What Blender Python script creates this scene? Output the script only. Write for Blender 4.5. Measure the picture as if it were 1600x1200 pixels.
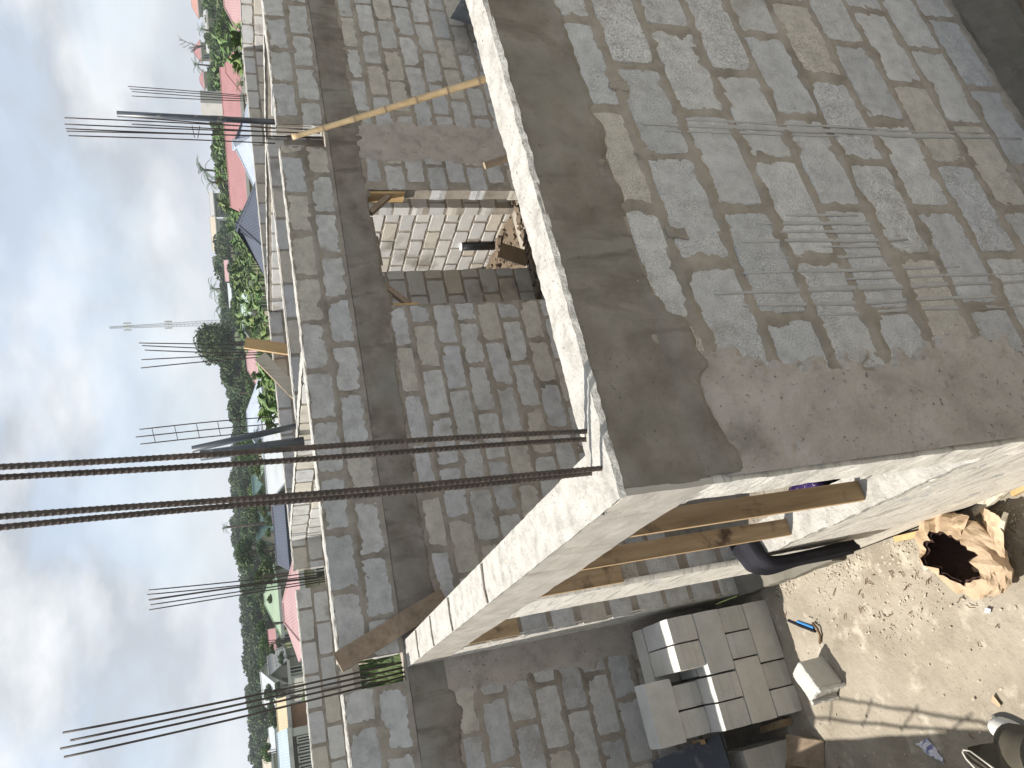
import bpy, math, random
import numpy as np
from mathutils import Vector, Matrix, noise

random.seed(7); rng = np.random.default_rng(7)
sc = bpy.context.scene
col = sc.collection
for o in list(bpy.data.objects): bpy.data.objects.remove(o)

# ------------------------------------------------------------------ camera
F = 1200.0                                  # focal length in pixels of the 1600x1200 photograph
HEAD, PITCH, ROLL = 24.421, 19.202, -4.544  # heading to the right of +Y, pitch down, roll
CAM = Vector((-0.53, -2.0, 3.68))
def cam_axes():
    h, p, r = (math.radians(v) for v in (HEAD, PITCH, ROLL))
    fw = Vector((math.sin(h)*math.cos(p), math.cos(h)*math.cos(p), -math.sin(p)))
    rt = Vector((math.cos(h), -math.sin(h), 0)); up = rt.cross(fw)
    rt2 = rt*math.cos(r) + up*math.sin(r); up2 = rt2.cross(fw)
    return rt2, up2, fw
RT, UP, FW = cam_axes()
cd = bpy.data.cameras.new('camera'); cd.sensor_width = 36; cd.lens = 36*F/1600; cd.clip_start = .02; cd.clip_end = 20000
cam = bpy.data.objects.new('camera', cd); col.objects.link(cam); sc.camera = cam
# the phone was held upright but the picture is stored lying on its side
M = Matrix((-UP, RT, -FW)).transposed().to_4x4(); M.translation = CAM; cam.matrix_world = M
def ray(x, y): return RT*((600-y)/F) - UP*((x-800)/F) + FW
def at(x, y, D):                            # point at horizontal distance D in the direction of a pixel
    r = ray(x, y); return CAM + r*(D/math.hypot(r.x, r.y))
def onz(x, y, z):
    r = ray(x, y); return CAM + r*((z-CAM.z)/r.z)

# ------------------------------------------------------------------ light
SUNV = Vector((-.37, .27, 1)).normalized()   # towards the sun
sd = bpy.data.lights.new('sun', 'SUN'); sd.energy = 4.2; sd.angle = math.radians(.55); sd.color = (1, .95, .87)
sun = bpy.data.objects.new('sun', sd); col.objects.link(sun)
sun.rotation_euler = (-SUNV).to_track_quat('-Z', 'Y').to_euler(); sun.location = (-20, 20, 60)
w = bpy.data.worlds.new('World'); sc.world = w; w.use_nodes = True
nt = w.node_tree; nt.nodes.clear(); N = nt.nodes.new; L = nt.links.new
out = N('ShaderNodeOutputWorld'); bg = N('ShaderNodeBackground'); L(bg.outputs[0], out.inputs[0])
sky = N('ShaderNodeTexSky'); sky.sky_type = 'NISHITA'; sky.sun_disc = False
sky.sun_elevation = math.asin(SUNV.z); sky.sun_rotation = math.atan2(SUNV.x, SUNV.y); sky.air_density = 1.0; sky.dust_density = .4
tc = N('ShaderNodeTexCoord'); mp = N('ShaderNodeMapping'); L(tc.outputs['Generated'], mp.inputs[0])
mp.inputs['Scale'].default_value = (1.5, 1.5, 2.7); mp.inputs['Location'].default_value = (3.1, .4, .55)
n1 = N('ShaderNodeTexNoise'); n1.inputs['Scale'].default_value = 2.9; n1.inputs['Detail'].default_value = 10; n1.inputs['Roughness'].default_value = .56
n1.inputs['Distortion'].default_value = .25
L(mp.outputs[0], n1.inputs['Vector'])
cr = N('ShaderNodeValToRGB'); L(n1.outputs['Fac'], cr.inputs[0])
cr.color_ramp.elements[0].position = .43; cr.color_ramp.elements[0].color = (.45,)*3+(1,)
cr.color_ramp.elements[1].position = .58; cr.color_ramp.elements[1].color = (1,)*3+(1,)
mp2 = N('ShaderNodeMapping'); L(tc.outputs['Generated'], mp2.inputs[0]); mp2.inputs['Location'].default_value = (3.16, .46, .44); mp2.inputs['Scale'].default_value = (1.5, 1.5, 2.7)
n2 = N('ShaderNodeTexNoise'); n2.inputs['Scale'].default_value = 3.0; n2.inputs['Detail'].default_value = 9; n2.inputs['Roughness'].default_value = .55
L(mp2.outputs[0], n2.inputs['Vector'])
cc = N('ShaderNodeValToRGB'); L(n2.outputs['Fac'], cc.inputs[0])
e = cc.color_ramp.elements; e[0].position = .40; e[0].color = (4.7, 4.8, 4.88, 1); e[1].position = .58; e[1].color = (2.5, 2.72, 3.0, 1)
hs = N('ShaderNodeMix'); hs.data_type = 'RGBA'; hs.inputs['Factor'].default_value = .6; L(sky.outputs[0], hs.inputs['A']); hs.inputs['B'].default_value = (3.2, 3.62, 4.15, 1)
mx = N('ShaderNodeMix'); mx.data_type = 'RGBA'; L(cr.outputs[0], mx.inputs['Factor']); L(hs.outputs['Result'], mx.inputs['A']); L(cc.outputs[0], mx.inputs['B'])
L(mx.outputs['Result'], bg.inputs['Color']); bg.inputs['Strength'].default_value = .118
vs = sc.view_settings; vs.view_transform = 'Standard'; vs.look = 'None'; vs.gamma = 1; vs.exposure = .84; vs.use_curve_mapping = False
sc.render.engine = 'CYCLES'; sc.cycles.max_bounces = 6; sc.cycles.diffuse_bounces = 4; sc.cycles.transparent_max_bounces = 6
sc.cycles.use_denoising = True

# ------------------------------------------------------------------ materials
MT = {}
def mat(name, ramp, scale=6, detail=6, rough=.9, bump=.3, bscale=40, bdist=.01, rand=None, speck=None, stretch=(1,1,1), stain=None, spec=.3, streak=None, wave=None):
    """ramp: colours over noise; rand: list of tint colours picked per object; speck: (scale, threshold, factor)
    stain: (scale, lo, hi, colour); wave: (scale, direction, bump) for corrugated sheet"""
    m = bpy.data.materials.new(name); m.use_nodes = True; MT[name] = m
    t = m.node_tree; b = t.nodes['Principled BSDF']; n = t.nodes.new; l = t.links.new
    g = n('ShaderNodeNewGeometry'); mpg = n('ShaderNodeMapping'); l(g.outputs['Position'], mpg.inputs[0]); mpg.inputs['Scale'].default_value = stretch
    P = mpg.outputs[0]
    x = n('ShaderNodeTexNoise'); x.inputs['Scale'].default_value = scale; x.inputs['Detail'].default_value = detail; x.inputs['Roughness'].default_value = .62; l(P, x.inputs['Vector'])
    r = n('ShaderNodeValToRGB'); l(x.outputs['Fac'], r.inputs[0])
    els = r.color_ramp.elements
    while len(els) < len(ramp): els.new(.5)
    for i, c in enumerate(ramp):
        els[i].position = .3 + .4*i/max(1, len(ramp)-1); els[i].color = (*c, 1)
    c = r.outputs[0]
    def mul(a, bsock, f=1.0, typ='MULTIPLY'):
        q = n('ShaderNodeMix'); q.data_type = 'RGBA'; q.blend_type = typ; q.clamp_result = False
        if isinstance(f, float): q.inputs['Factor'].default_value = f
        else: l(f, q.inputs['Factor'])
        l(a, q.inputs['A'])
        if isinstance(bsock, tuple): q.inputs['B'].default_value = (*bsock, 1)
        else: l(bsock, q.inputs['B'])
        return q.outputs['Result']
    if rand:
        oi = n('ShaderNodeObjectInfo'); rr = n('ShaderNodeValToRGB'); rr.color_ramp.interpolation = 'CONSTANT'; l(oi.outputs['Random'], rr.inputs[0])
        ee = rr.color_ramp.elements
        while len(ee) < len(rand): ee.new(.5)
        for i, cc_ in enumerate(rand): ee[i].position = i/len(rand); ee[i].color = (*cc_, 1)
        c = mul(c, rr.outputs[0])
    hgt = None
    if stain:
        y = n('ShaderNodeTexNoise'); y.inputs['Scale'].default_value = stain[0]; y.inputs['Detail'].default_value = 5; y.inputs['Roughness'].default_value = .6
        l(g.outputs['Position'], y.inputs['Vector'])
        mr = n('ShaderNodeMapRange'); mr.inputs['From Min'].default_value = stain[1]; mr.inputs['From Max'].default_value = stain[2]; l(y.outputs['Fac'], mr.inputs['Value'])
        c = mul(c, tuple(stain[3]), mr.outputs[0], 'MIX')
    if streak:                                   # (stretch, lo, hi, colour): dribbles and wash marks
        ms = n('ShaderNodeMapping'); l(g.outputs['Position'], ms.inputs[0]); ms.inputs['Scale'].default_value = streak[0]
        if len(streak) > 4: ms.inputs['Rotation'].default_value = streak[4]
        y = n('ShaderNodeTexNoise'); y.inputs['Scale'].default_value = 1; y.inputs['Detail'].default_value = 6; y.inputs['Roughness'].default_value = .6; y.inputs['Distortion'].default_value = .6
        l(ms.outputs[0], y.inputs['Vector'])
        mr = n('ShaderNodeMapRange'); mr.inputs['From Min'].default_value = streak[1]; mr.inputs['From Max'].default_value = streak[2]; l(y.outputs['Fac'], mr.inputs['Value'])
        c = mul(c, tuple(streak[3]), mr.outputs[0], 'MIX')
    if speck:
        y = n('ShaderNodeTexNoise'); y.inputs['Scale'].default_value = speck[0]; y.inputs['Detail'].default_value = 3; y.inputs['Roughness'].default_value = .7; l(g.outputs['Position'], y.inputs['Vector'])
        mr = n('ShaderNodeMapRange'); mr.inputs['From Min'].default_value = speck[1]; mr.inputs['From Max'].default_value = speck[1]+.07; l(y.outputs['Fac'], mr.inputs['Value'])
        mk = n('ShaderNodeTexNoise'); mk.inputs['Scale'].default_value = 5; mk.inputs['Detail'].default_value = 2; l(g.outputs['Position'], mk.inputs['Vector'])
        mm = n('ShaderNodeMapRange'); mm.inputs['From Min'].default_value = .15; mm.inputs['From Max'].default_value = .55; l(mk.outputs['Fac'], mm.inputs['Value'])
        pr = n('ShaderNodeMath'); pr.operation = 'MULTIPLY'; l(mr.outputs[0], pr.inputs[0]); l(mm.outputs[0], pr.inputs[1])
        c = mul(c, (speck[2],)*3, pr.outputs[0])
        hgt = pr.outputs[0]
    l(c, b.inputs['Base Color']); b.inputs['Roughness'].default_value = rough; b.inputs['Specular IOR Level'].default_value = spec
    bn = n('ShaderNodeTexNoise'); bn.inputs['Scale'].default_value = bscale; bn.inputs['Detail'].default_value = 6; bn.inputs['Roughness'].default_value = .65; l(P, bn.inputs['Vector'])
    h = bn.outputs['Fac']
    if hgt is not None:
        s_ = n('ShaderNodeMath'); s_.operation = 'SUBTRACT'; l(h, s_.inputs[0]); l(hgt, s_.inputs[1]); h = s_.outputs[0]
    if wave:
        tco = n('ShaderNodeTexCoord'); wv = n('ShaderNodeTexWave'); wv.wave_type = 'BANDS'; wv.bands_direction = wave[1]; wv.inputs['Scale'].default_value = wave[0]; l(tco.outputs['Object'], wv.inputs['Vector'])
        s_ = n('ShaderNodeMath'); s_.operation = 'MULTIPLY_ADD'; l(wv.outputs['Fac'], s_.inputs[0]); s_.inputs[1].default_value = wave[2]; l(h, s_.inputs[2]); h = s_.outputs[0]
    bp = n('ShaderNodeBump'); bp.inputs['Strength'].default_value = bump; bp.inputs['Distance'].default_value = bdist; l(h, bp.inputs['Height']); l(bp.outputs[0], b.inputs['Normal'])
    return m
TINT = [(1,1,1), (.95,.965,1), (1.05,1.05,1.04), (.96,.96,.95), (1,1.01,1.03), (1.0,.95,.86), (.9,.91,.93), (1.08,1.08,1.08), (.98,.985,1), (.98,.925,.83)]
mat('block', [(.50,.495,.48), (.63,.625,.605), (.72,.715,.69)], 13, 9, .95, .8, 170, .006, rand=TINT, speck=(220, .53, .60), stain=(2.6,.60,.74,(.40,.37,.325)))
mat('block_far', [(.47,.46,.44), (.59,.58,.555)], 5, 6, .95, .4, 60, .008, rand=TINT, speck=(60, .6, .55), stain=(1.5,.55,.7,(.29,.265,.235)))
mat('block_new', [(.50,.49,.46), (.60,.59,.56)], 8, 6, .95, .4, 120, .005, rand=[(1,1,1),(.95,.96,.97),(1.04,1.03,1.0),(.9,.9,.88)], speck=(140, .6, .6))
mat('mortar', [(.225,.20,.165), (.315,.28,.235), (.385,.345,.295)], 7, 8, .95, .6, 60, .01, stain=(3,.55,.7,(.19,.17,.14)))
mat('plaster', [(.34,.305,.27), (.435,.395,.355), (.50,.46,.42)], 6, 9, .93, .8, 40, .012, speck=(40, .64, .45), stain=(4,.58,.75,(.24,.22,.19)))
mat('slurry', [(.36,.35,.33), (.45,.44,.42)], 14, 6, .9, .3, 60, .004)
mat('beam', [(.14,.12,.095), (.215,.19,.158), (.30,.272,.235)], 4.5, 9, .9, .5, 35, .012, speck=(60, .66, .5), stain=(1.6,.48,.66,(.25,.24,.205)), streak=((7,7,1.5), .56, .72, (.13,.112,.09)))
mat('topping', [(.28,.265,.24), (.40,.385,.35), (.47,.455,.42)], 12, 8, .95, .8, 60, .012, speck=(45, .66, .5))
mat('render_wash', [(.62,.585,.515), (.72,.685,.61), (.77,.735,.66)], 6, 8, .93, .5, 50, .008, streak=((2.2,5,30), .52, .66, (.42,.40,.36), (.5,0,0)))
mat('lintel', [(.42,.385,.33), (.50,.465,.41)], 5, 8, .9, .35, 45, .006, speck=(50, .69, .45), streak=((6,6,1.2), .58, .75, (.30,.27,.23)))
mat('timber', [(.29,.20,.11), (.40,.285,.165), (.49,.365,.225)], 3, 8, .75, .35, 30, .004, stretch=(9,9,.9), stain=(5,.57,.68,(.10,.07,.045)))
mat('timber_edge', [(.50,.34,.18), (.6,.43,.25)], 4, 6, .8, .3, 30, .004, stretch=(6,6,1))
mat('timber_old', [(.19,.145,.10), (.27,.205,.145), (.33,.26,.19)], 4, 8, .85, .4, 30, .004, stretch=(4,1,4))
mat('timber_new', [(.44,.29,.13), (.55,.38,.19)], 4, 8, .7, .3, 30, .004, stretch=(6,6,1.2))
mat('timber_pale', [(.46,.42,.34), (.56,.51,.42)], 4, 8, .8, .3, 30, .004, stretch=(6,6,1.2), streak=((30,30,2), .55, .65, (.33,.27,.19)))
mat('bamboo', [(.34,.245,.125), (.45,.335,.19), (.52,.41,.25)], 5, 6, .55, .2, 40, .003, stretch=(3,3,1))
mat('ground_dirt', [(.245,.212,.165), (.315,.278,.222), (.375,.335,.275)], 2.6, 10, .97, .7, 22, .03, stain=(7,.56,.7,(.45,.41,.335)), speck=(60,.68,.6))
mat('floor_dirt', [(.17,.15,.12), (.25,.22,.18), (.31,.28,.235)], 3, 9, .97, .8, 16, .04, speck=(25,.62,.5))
mat('soil_wet_shade', [(.12,.09,.062), (.18,.14,.10)], 3, 9, .95, .7, 22, .03)
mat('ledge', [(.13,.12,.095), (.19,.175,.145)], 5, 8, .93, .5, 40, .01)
mat('gravel', [(.40,.35,.27), (.50,.45,.36)], 9, 5, .95, .4, 60, .005, rand=[(1,1,1),(.8,.8,.8),(1.1,1.1,1.05),(.9,.85,.8)])
mat('rust', [(.035,.027,.022), (.06,.044,.036), (.095,.068,.054)], 18, 7, .62, .5, 160, .002, spec=.5)
mat('steel_dark', [(.03,.022,.018), (.055,.038,.03)], 12, 5, .6, .3, 80, .002, spec=.5)
mat('pipe_grey', [(.055,.065,.08), (.085,.10,.12)], 6, 5, .38, .1, 40, .002, spec=.5, stain=(9,.62,.7,(.22,.21,.2)))
mat('pipe_black', [(.012,.013,.016), (.025,.026,.03)], 6, 5, .35, .1, 40, .002, spec=.5)
mat('white_plastic', [(.62,.62,.6), (.7,.7,.68)], 6, 4, .5, .1, 40, .002)
mat('cloth_black', [(.008,.008,.011), (.018,.017,.024)], 9, 6, .8, .6, 200, .004)
mat('cloth_purple', [(.022,.010,.07), (.04,.016,.12)], 9, 6, .85, .4, 200, .003, streak=((60,60,3), .6, .64, (.35,.28,.22)))
mat('trim_dark', [(.02,.02,.022), (.03,.03,.032)], 5, 4, .6, .2, 40, .003)
mat('paper_brown', [(.38,.275,.175), (.47,.35,.235), (.53,.41,.29)], 6, 7, .85, .6, 30, .01)
mat('bag_shade', [(.03,.015,.012), (.07,.035,.025)], 6, 6, .8, .5, 30, .01)
mat('paper_white', [(.50,.52,.62), (.62,.64,.70)], 8, 5, .8, .4, 50, .006, stain=(26,.54,.6,(.16,.17,.36)))
mat('panel_navy', [(.010,.013,.024), (.022,.027,.042)], 6, 8, .45, .35, 40, .004, stain=(8,.55,.7,(.12,.125,.14)), spec=.5)
mat('blue_plastic', [(.05,.22,.55), (.07,.28,.62)], 8, 4, .4, .2, 40, .002)
mat('plywood', [(.19,.135,.08), (.27,.20,.125)], 4, 7, .8, .3, 40, .004, stretch=(1,5,5))
mat('sheet_metal', [(.045,.05,.055), (.09,.095,.10)], 7, 8, .5, .5, 25, .01, stain=(12,.58,.66,(.22,.22,.22)))
mat('trousers', [(.055,.047,.033), (.085,.074,.054)], 14, 6, .95, .5, 260, .003)
mat('piping', [(.55,.51,.43), (.62,.58,.5)], 10, 4, .8, .2, 60, .002)
mat('shoe', [(.46,.44,.40), (.54,.52,.48)], 9, 5, .6, .3, 90, .003)
mat('shoe_sole', [(.10,.095,.09), (.15,.14,.13)], 9, 5, .7, .3, 90, .003)
mat('twig', [(.10,.06,.03), (.16,.1,.055)], 9, 5, .9, .3, 60, .004)
# landscape
mat('terrain', [(.035,.055,.018), (.06,.085,.028), (.11,.11,.05)], .12, 9, 1, .6, 1.2, .3, stain=(.06,.6,.68,(.22,.18,.12)))
mat('bark', [(.07,.055,.04), (.12,.095,.07)], 3, 6, .95, .5, 12, .02)
mat('leaf_dark', [(.030,.055,.020), (.05,.085,.03), (.07,.11,.04)], .9, 5, .7, .1, 3, .02, rand=[(1,1,1),(.85,.95,.9),(1.15,1.08,.9),(1,1.1,1),(.9,.9,.95)])
mat('leaf_mid', [(.045,.08,.022), (.075,.125,.034), (.105,.155,.046)], .9, 5, .7, .1, 3, .02, rand=[(1,1,1),(.85,.9,.9),(1.15,1.05,.8),(1,1.1,1),(1.2,1.2,1)])
mat('leaf_banana', [(.045,.09,.02), (.085,.145,.035), (.13,.17,.05)], 1.2, 5, .55, .1, 3, .02, rand=[(1,1,1),(.85,.9,.9),(1.2,1.05,.8),(1,1.1,1)])
mat('leaf_grass', [(.10,.16,.03), (.16,.22,.05), (.2,.25,.07)], 1.5, 5, .7, .1, 3, .02)
RC = {'red': (.265,.13,.13), 'pink': (.32,.20,.20), 'slate': (.055,.065,.09), 'navy': (.05,.06,.085), 'white': (.34,.36,.375), 'bluewhite': (.31,.35,.41),
      'green': (.21,.28,.19), 'teal': (.15,.25,.225), 'tan': (.36,.315,.25), 'yellow': (.38,.32,.20), 'skyblue': (.29,.35,.39), 'mint': (.32,.39,.36), 'orange': (.36,.19,.15), 'grey': (.30,.30,.29)}
for k, c in RC.items(): mat('roof_'+k, [tuple(v*.86 for v in c), c, tuple(min(1, v*1.1) for v in c)], .7, 6, .65, .5, 2, .03, wave=(2.2, 'X', .6), stain=(.35,.6,.75,tuple(v*.72 for v in c)))
WC = {'white': (.62,.61,.57), 'cream': (.50,.44,.34), 'grey': (.27,.26,.24), 'dark': (.17,.16,.155), 'block': (.33,.31,.28), 'peach': (.50,.30,.19)}
for k, c in WC.items(): mat('wall_'+k, [tuple(v*.85 for v in c), c], .8, 7, .9, .3, 6, .02, stain=(.6,.58,.75,tuple(v*.7 for v in c)))
mat('glass_dark', [(.015,.018,.02), (.03,.035,.04)], 1, 4, .25, .05, 3, .01, spec=.5)
mat('frame_green', [(.03,.16,.09), (.05,.2,.12)], 2, 4, .5, .1, 9, .01)
mat('mast_metal', [(.30,.30,.31), (.42,.40,.40)], .6, 4, .5, .1, 9, .01)
mat('sand', [(.38,.33,.26), (.48,.43,.35)], 2, 7, .95, .4, 9, .02)

# ------------------------------------------------------------------ helpers
def link(name, me, m=None, parent=None, kind=None, smooth=False):
    o = bpy.data.objects.new(name, me); col.objects.link(o)
    if m and not me.materials: me.materials.append(MT[m])
    if parent is not None: o.parent = parent
    if kind: o['kind'] = kind
    if smooth and len(me.polygons): me.polygons.foreach_set('use_smooth', [True]*len(me.polygons))
    return o
def mesh(name, v, f):
    me = bpy.data.meshes.new(name); me.from_pydata([tuple(p) for p in v], [], [tuple(q) for q in f]); me.update(); return me
def tag(o, label, cat, group=None):
    o['label'] = label; o['category'] = cat
    if group: o['group'] = group
    return o
def empty(name, loc, label, cat, group=None, rz=0):
    o = bpy.data.objects.new(name, None); col.objects.link(o); o.location = loc; o.rotation_euler = (0, 0, rz); o.empty_display_size = .1
    return tag(o, label, cat, group)
class MB:
    def __init__(s): s.v = []; s.f = []
    def add(s, v, f):
        n = len(s.v); s.v += [tuple(p) for p in v]; s.f += [tuple(i+n for i in q) for q in f]; return s
    def box(s, x0, x1, y0, y1, z0, z1, mtx=None):
        v = [Vector((x, y, z)) for z in (z0, z1) for y in (y0, y1) for x in (x0, x1)]
        if mtx: v = [mtx @ p for p in v]
        return s.add(v, [(0,2,3,1), (4,5,7,6), (0,1,5,4), (2,6,7,3), (0,4,6,2), (1,3,7,5)])
    def tube(s, pts, r, n=8, cap=True):
        pts = [Vector(p) for p in pts]; rs = r if isinstance(r, (list, tuple, np.ndarray)) else [r]*len(pts)
        v = []; f = []
        d0 = (pts[1]-pts[0]).normalized(); ref = Vector((0,0,1)) if abs(d0.z) < .9 else Vector((1,0,0))
        a = d0.cross(ref).normalized()
        for i, p in enumerate(pts):
            d = (pts[min(i+1, len(pts)-1)]-pts[max(i-1, 0)]).normalized()
            a = (a-d*a.dot(d)).normalized(); b = d.cross(a)
            for k in range(n):
                t = 2*math.pi*k/n; v.append(p+(a*math.cos(t)+b*math.sin(t))*rs[i])
        for i in range(len(pts)-1):
            for k in range(n):
                f.append((i*n+k, i*n+(k+1) % n, (i+1)*n+(k+1) % n, (i+1)*n+k))
        if cap: f.append(tuple(range(n-1, -1, -1))); f.append(tuple(range((len(pts)-1)*n, len(pts)*n)))
        return s.add(v, f)
    def build(s, name, m, parent=None, kind=None, smooth=False): return link(name, mesh(name, s.v, s.f), m, parent, kind, smooth)
def nz(p, f=1.0): return noise.noise(Vector(p)*f)
def rough_box(x0, x1, y0, y1, z0, z1, g, amp, freq=9, mtx=None, bev=0.0):
    """closed box of small cells, every vertex pushed by position noise so edges wander"""
    def ax(a, b): n = max(1, int(round((b-a)/g))); return np.linspace(a, b, n+1)
    X, Y, Z = ax(x0, x1), ax(y0, y1), ax(z0, z1); vid = {}; v = []; f = []
    def V(i, j, k):
        q = (i, j, k)
        if q not in vid:
            p = Vector((X[i], Y[j], Z[k]))
            if bev:
                ne = sum((i in (0, len(X)-1), j in (0, len(Y)-1), k in (0, len(Z)-1)))
                if ne >= 2:
                    c = Vector(((x0+x1)/2, (y0+y1)/2, (z0+z1)/2)); d = p-c
                    if i in (0, len(X)-1): p.x -= math.copysign(bev*(ne-1)*.6, d.x)
                    if j in (0, len(Y)-1): p.y -= math.copysign(bev*(ne-1)*.6, d.y)
                    if k in (0, len(Z)-1): p.z -= math.copysign(bev*(ne-1)*.6, d.z)
            wp = (mtx @ p) if mtx else p
            p2 = p + noise.noise_vector(wp*freq)*amp + noise.noise_vector(wp*freq*3.1)*amp*.45
            v.append((mtx @ p2) if mtx else p2); vid[q] = len(v)-1
        return vid[q]
    nx, ny, nzv = len(X)-1, len(Y)-1, len(Z)-1
    for i in range(nx):
        for j in range(ny):
            f.append((V(i,j,0), V(i,j+1,0), V(i+1,j+1,0), V(i+1,j,0))); f.append((V(i,j,nzv), V(i+1,j,nzv), V(i+1,j+1,nzv), V(i,j+1,nzv)))
    for i in range(nx):
        for k in range(nzv):
            f.append((V(i,0,k), V(i+1,0,k), V(i+1,0,k+1), V(i,0,k+1))); f.append((V(i,ny,k), V(i,ny,k+1), V(i+1,ny,k+1), V(i+1,ny,k)))
    for j in range(ny):
        for k in range(nzv):
            f.append((V(0,j,k), V(0,j,k+1), V(0,j+1,k+1), V(0,j+1,k))); f.append((V(nx,j,k), V(nx,j+1,k), V(nx,j+1,k+1), V(nx,j,k+1)))
    return v, f

# ------------------------------------------------------------------ terrain
HR = [0, 13, 30, 60, 80, 120, 170, 220, 300, 600, 3000]
HZ = [-.4, -.4, -.9, -.9, .2, 2.0, 4.0, 5.2, 6.5, 6, 2]
def hter(x, y):
    if -2.3 < x < 13.5 and -.3 < y < 10.5: return -1.1          # dug out under the building
    r = math.hypot(x, y); h = float(np.interp(r, HR, HZ))
    return h + (nz((x*.03, y*.03, 0))*.6 if r > 18 else 0)
vv, ff = [], []
rad = [0, 4, 8, 12, 13, 15, 18, 22, 27, 33, 40, 48, 57, 68, 80, 95, 112, 132, 155, 182, 215, 255, 310, 400, 520, 700, 1000, 1600, 3000]
NA = 120
for r_ in rad:
    for k in range(NA):
        a = 2*math.pi*k/NA; x, y = r_*math.sin(a), r_*math.cos(a); vv.append((x, y, hter(x, y)))
for i in range(len(rad)-1):
    for k in range(NA): ff.append((i*NA+k, i*NA+(k+1) % NA, (i+1)*NA+(k+1) % NA, (i+1)*NA+k))
link('ground', mesh('ground', vv, ff), 'terrain', kind='structure', smooth=True)

# yard on the west side: sunlit sandy ground, real lumps
def sheet(name, x0, x1, y0, y1, z, g, amp, m, freq=3):
    nx, ny = int((x1-x0)/g), int((y1-y0)/g); v = []; f = []
    for j in range(ny+1):
        for i in range(nx+1):
            x, y = x0+(x1-x0)*i/nx, y0+(y1-y0)*j/ny
            v.append((x, y, z+amp*(nz((x*freq, y*freq, 1))*.6+nz((x*freq*4, y*freq*4, 5))*.3+nz((x*freq*11, y*freq*11, 9))*.16)))
    for j in range(ny):
        for i in range(nx): a = j*(nx+1)+i; f.append((a, a+1, a+nx+2, a+nx+1))
    return link(name, mesh(name, v, f), m, kind='structure', smooth=True)
sheet('yard_ground', -2.3, -.005, -1.2, 4.2, -.085, .025, .028, 'ground_dirt')
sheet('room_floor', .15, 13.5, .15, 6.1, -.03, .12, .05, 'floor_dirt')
sheet('pit_floor', .15, 13.5, 6.1, 10.45, -.62, .06, .10, 'soil_wet_shade', 4)  # dark soil puts shade into the colour of this sunlit pit floor
sheet('soil', -.005, 6, -1.0, -.18, -.10, .05, .03, 'soil_wet_shade')
sheet('site_ground', -14, 16, -14, -.95, -.11, .5, .04, 'ground_dirt')  # unseen bare ground round the building, added to bounce light onto shaded walls
sheet('site_ground', -14, -2.25, -.95, 12, -.11, .5, .04, 'ground_dirt')
sheet('site_ground', 6, 16, -.95, 4.2, -.11, .5, .04, 'ground_dirt')
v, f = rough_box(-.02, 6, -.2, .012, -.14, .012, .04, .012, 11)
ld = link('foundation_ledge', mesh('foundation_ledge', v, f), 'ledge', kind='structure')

# ------------------------------------------------------------------ block walls
BL, BH, TH = .45, .21, .15
def block_mesh(seed, n_long, n_short, th, jit):
    r = random.Random(seed); hx, hz = BL/2, BH/2; pts = []
    def edge(a, b, n):
        for i in range(n):
            t = i/n; pts.append([a[0]+(b[0]-a[0])*t, a[1]+(b[1]-a[1])*t])
    c = [(-hx, -hz), (hx, -hz), (hx, hz), (-hx, hz)]
    edge(c[0], c[1], n_long); edge(c[1], c[2], n_short); edge(c[2], c[3], n_long); edge(c[3], c[0], n_short)
    for p in pts:
        for k in (0, 1): p[k] += r.uniform(-jit, jit)
        d = (abs(p[0])/hx)*(abs(p[1])/hz)
        if d > .93: p[0] *= .975; p[1] *= .955
        if r.random() < .10: p[0] *= .985; p[1] *= .93
    n = len(pts); v = []; f = []
    for (ins, y) in ((.004, -th/2), (0, -th/2+.006), (0, th/2)):
        for p in pts: v.append((p[0]*(1-ins/hx), y + (r.uniform(-.0012, .0012) if y < 0 else 0), p[1]*(1-ins/hz)))
    f.append(tuple(range(n)))
    for k in range(2):
        for i in range(n): f.append((k*n+i, k*n+(i+1) % n, (k+1)*n+(i+1) % n, (k+1)*n+i)[::-1])
    return mesh('block', v, f)
NEAR = [block_mesh(i, 9, 5, TH+.008, .0045) for i in range(14)]
FARB = [block_mesh(100+i, 4, 3, TH+.008, .006) for i in range(8)]
for m_ in NEAR: m_.materials.append(MT['block'])
for m_ in FARB: m_.materials.append(MT['block_far'])
NEWB = [block_mesh(200+i, 6, 4, .19, .0022) for i in range(6)]

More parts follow.
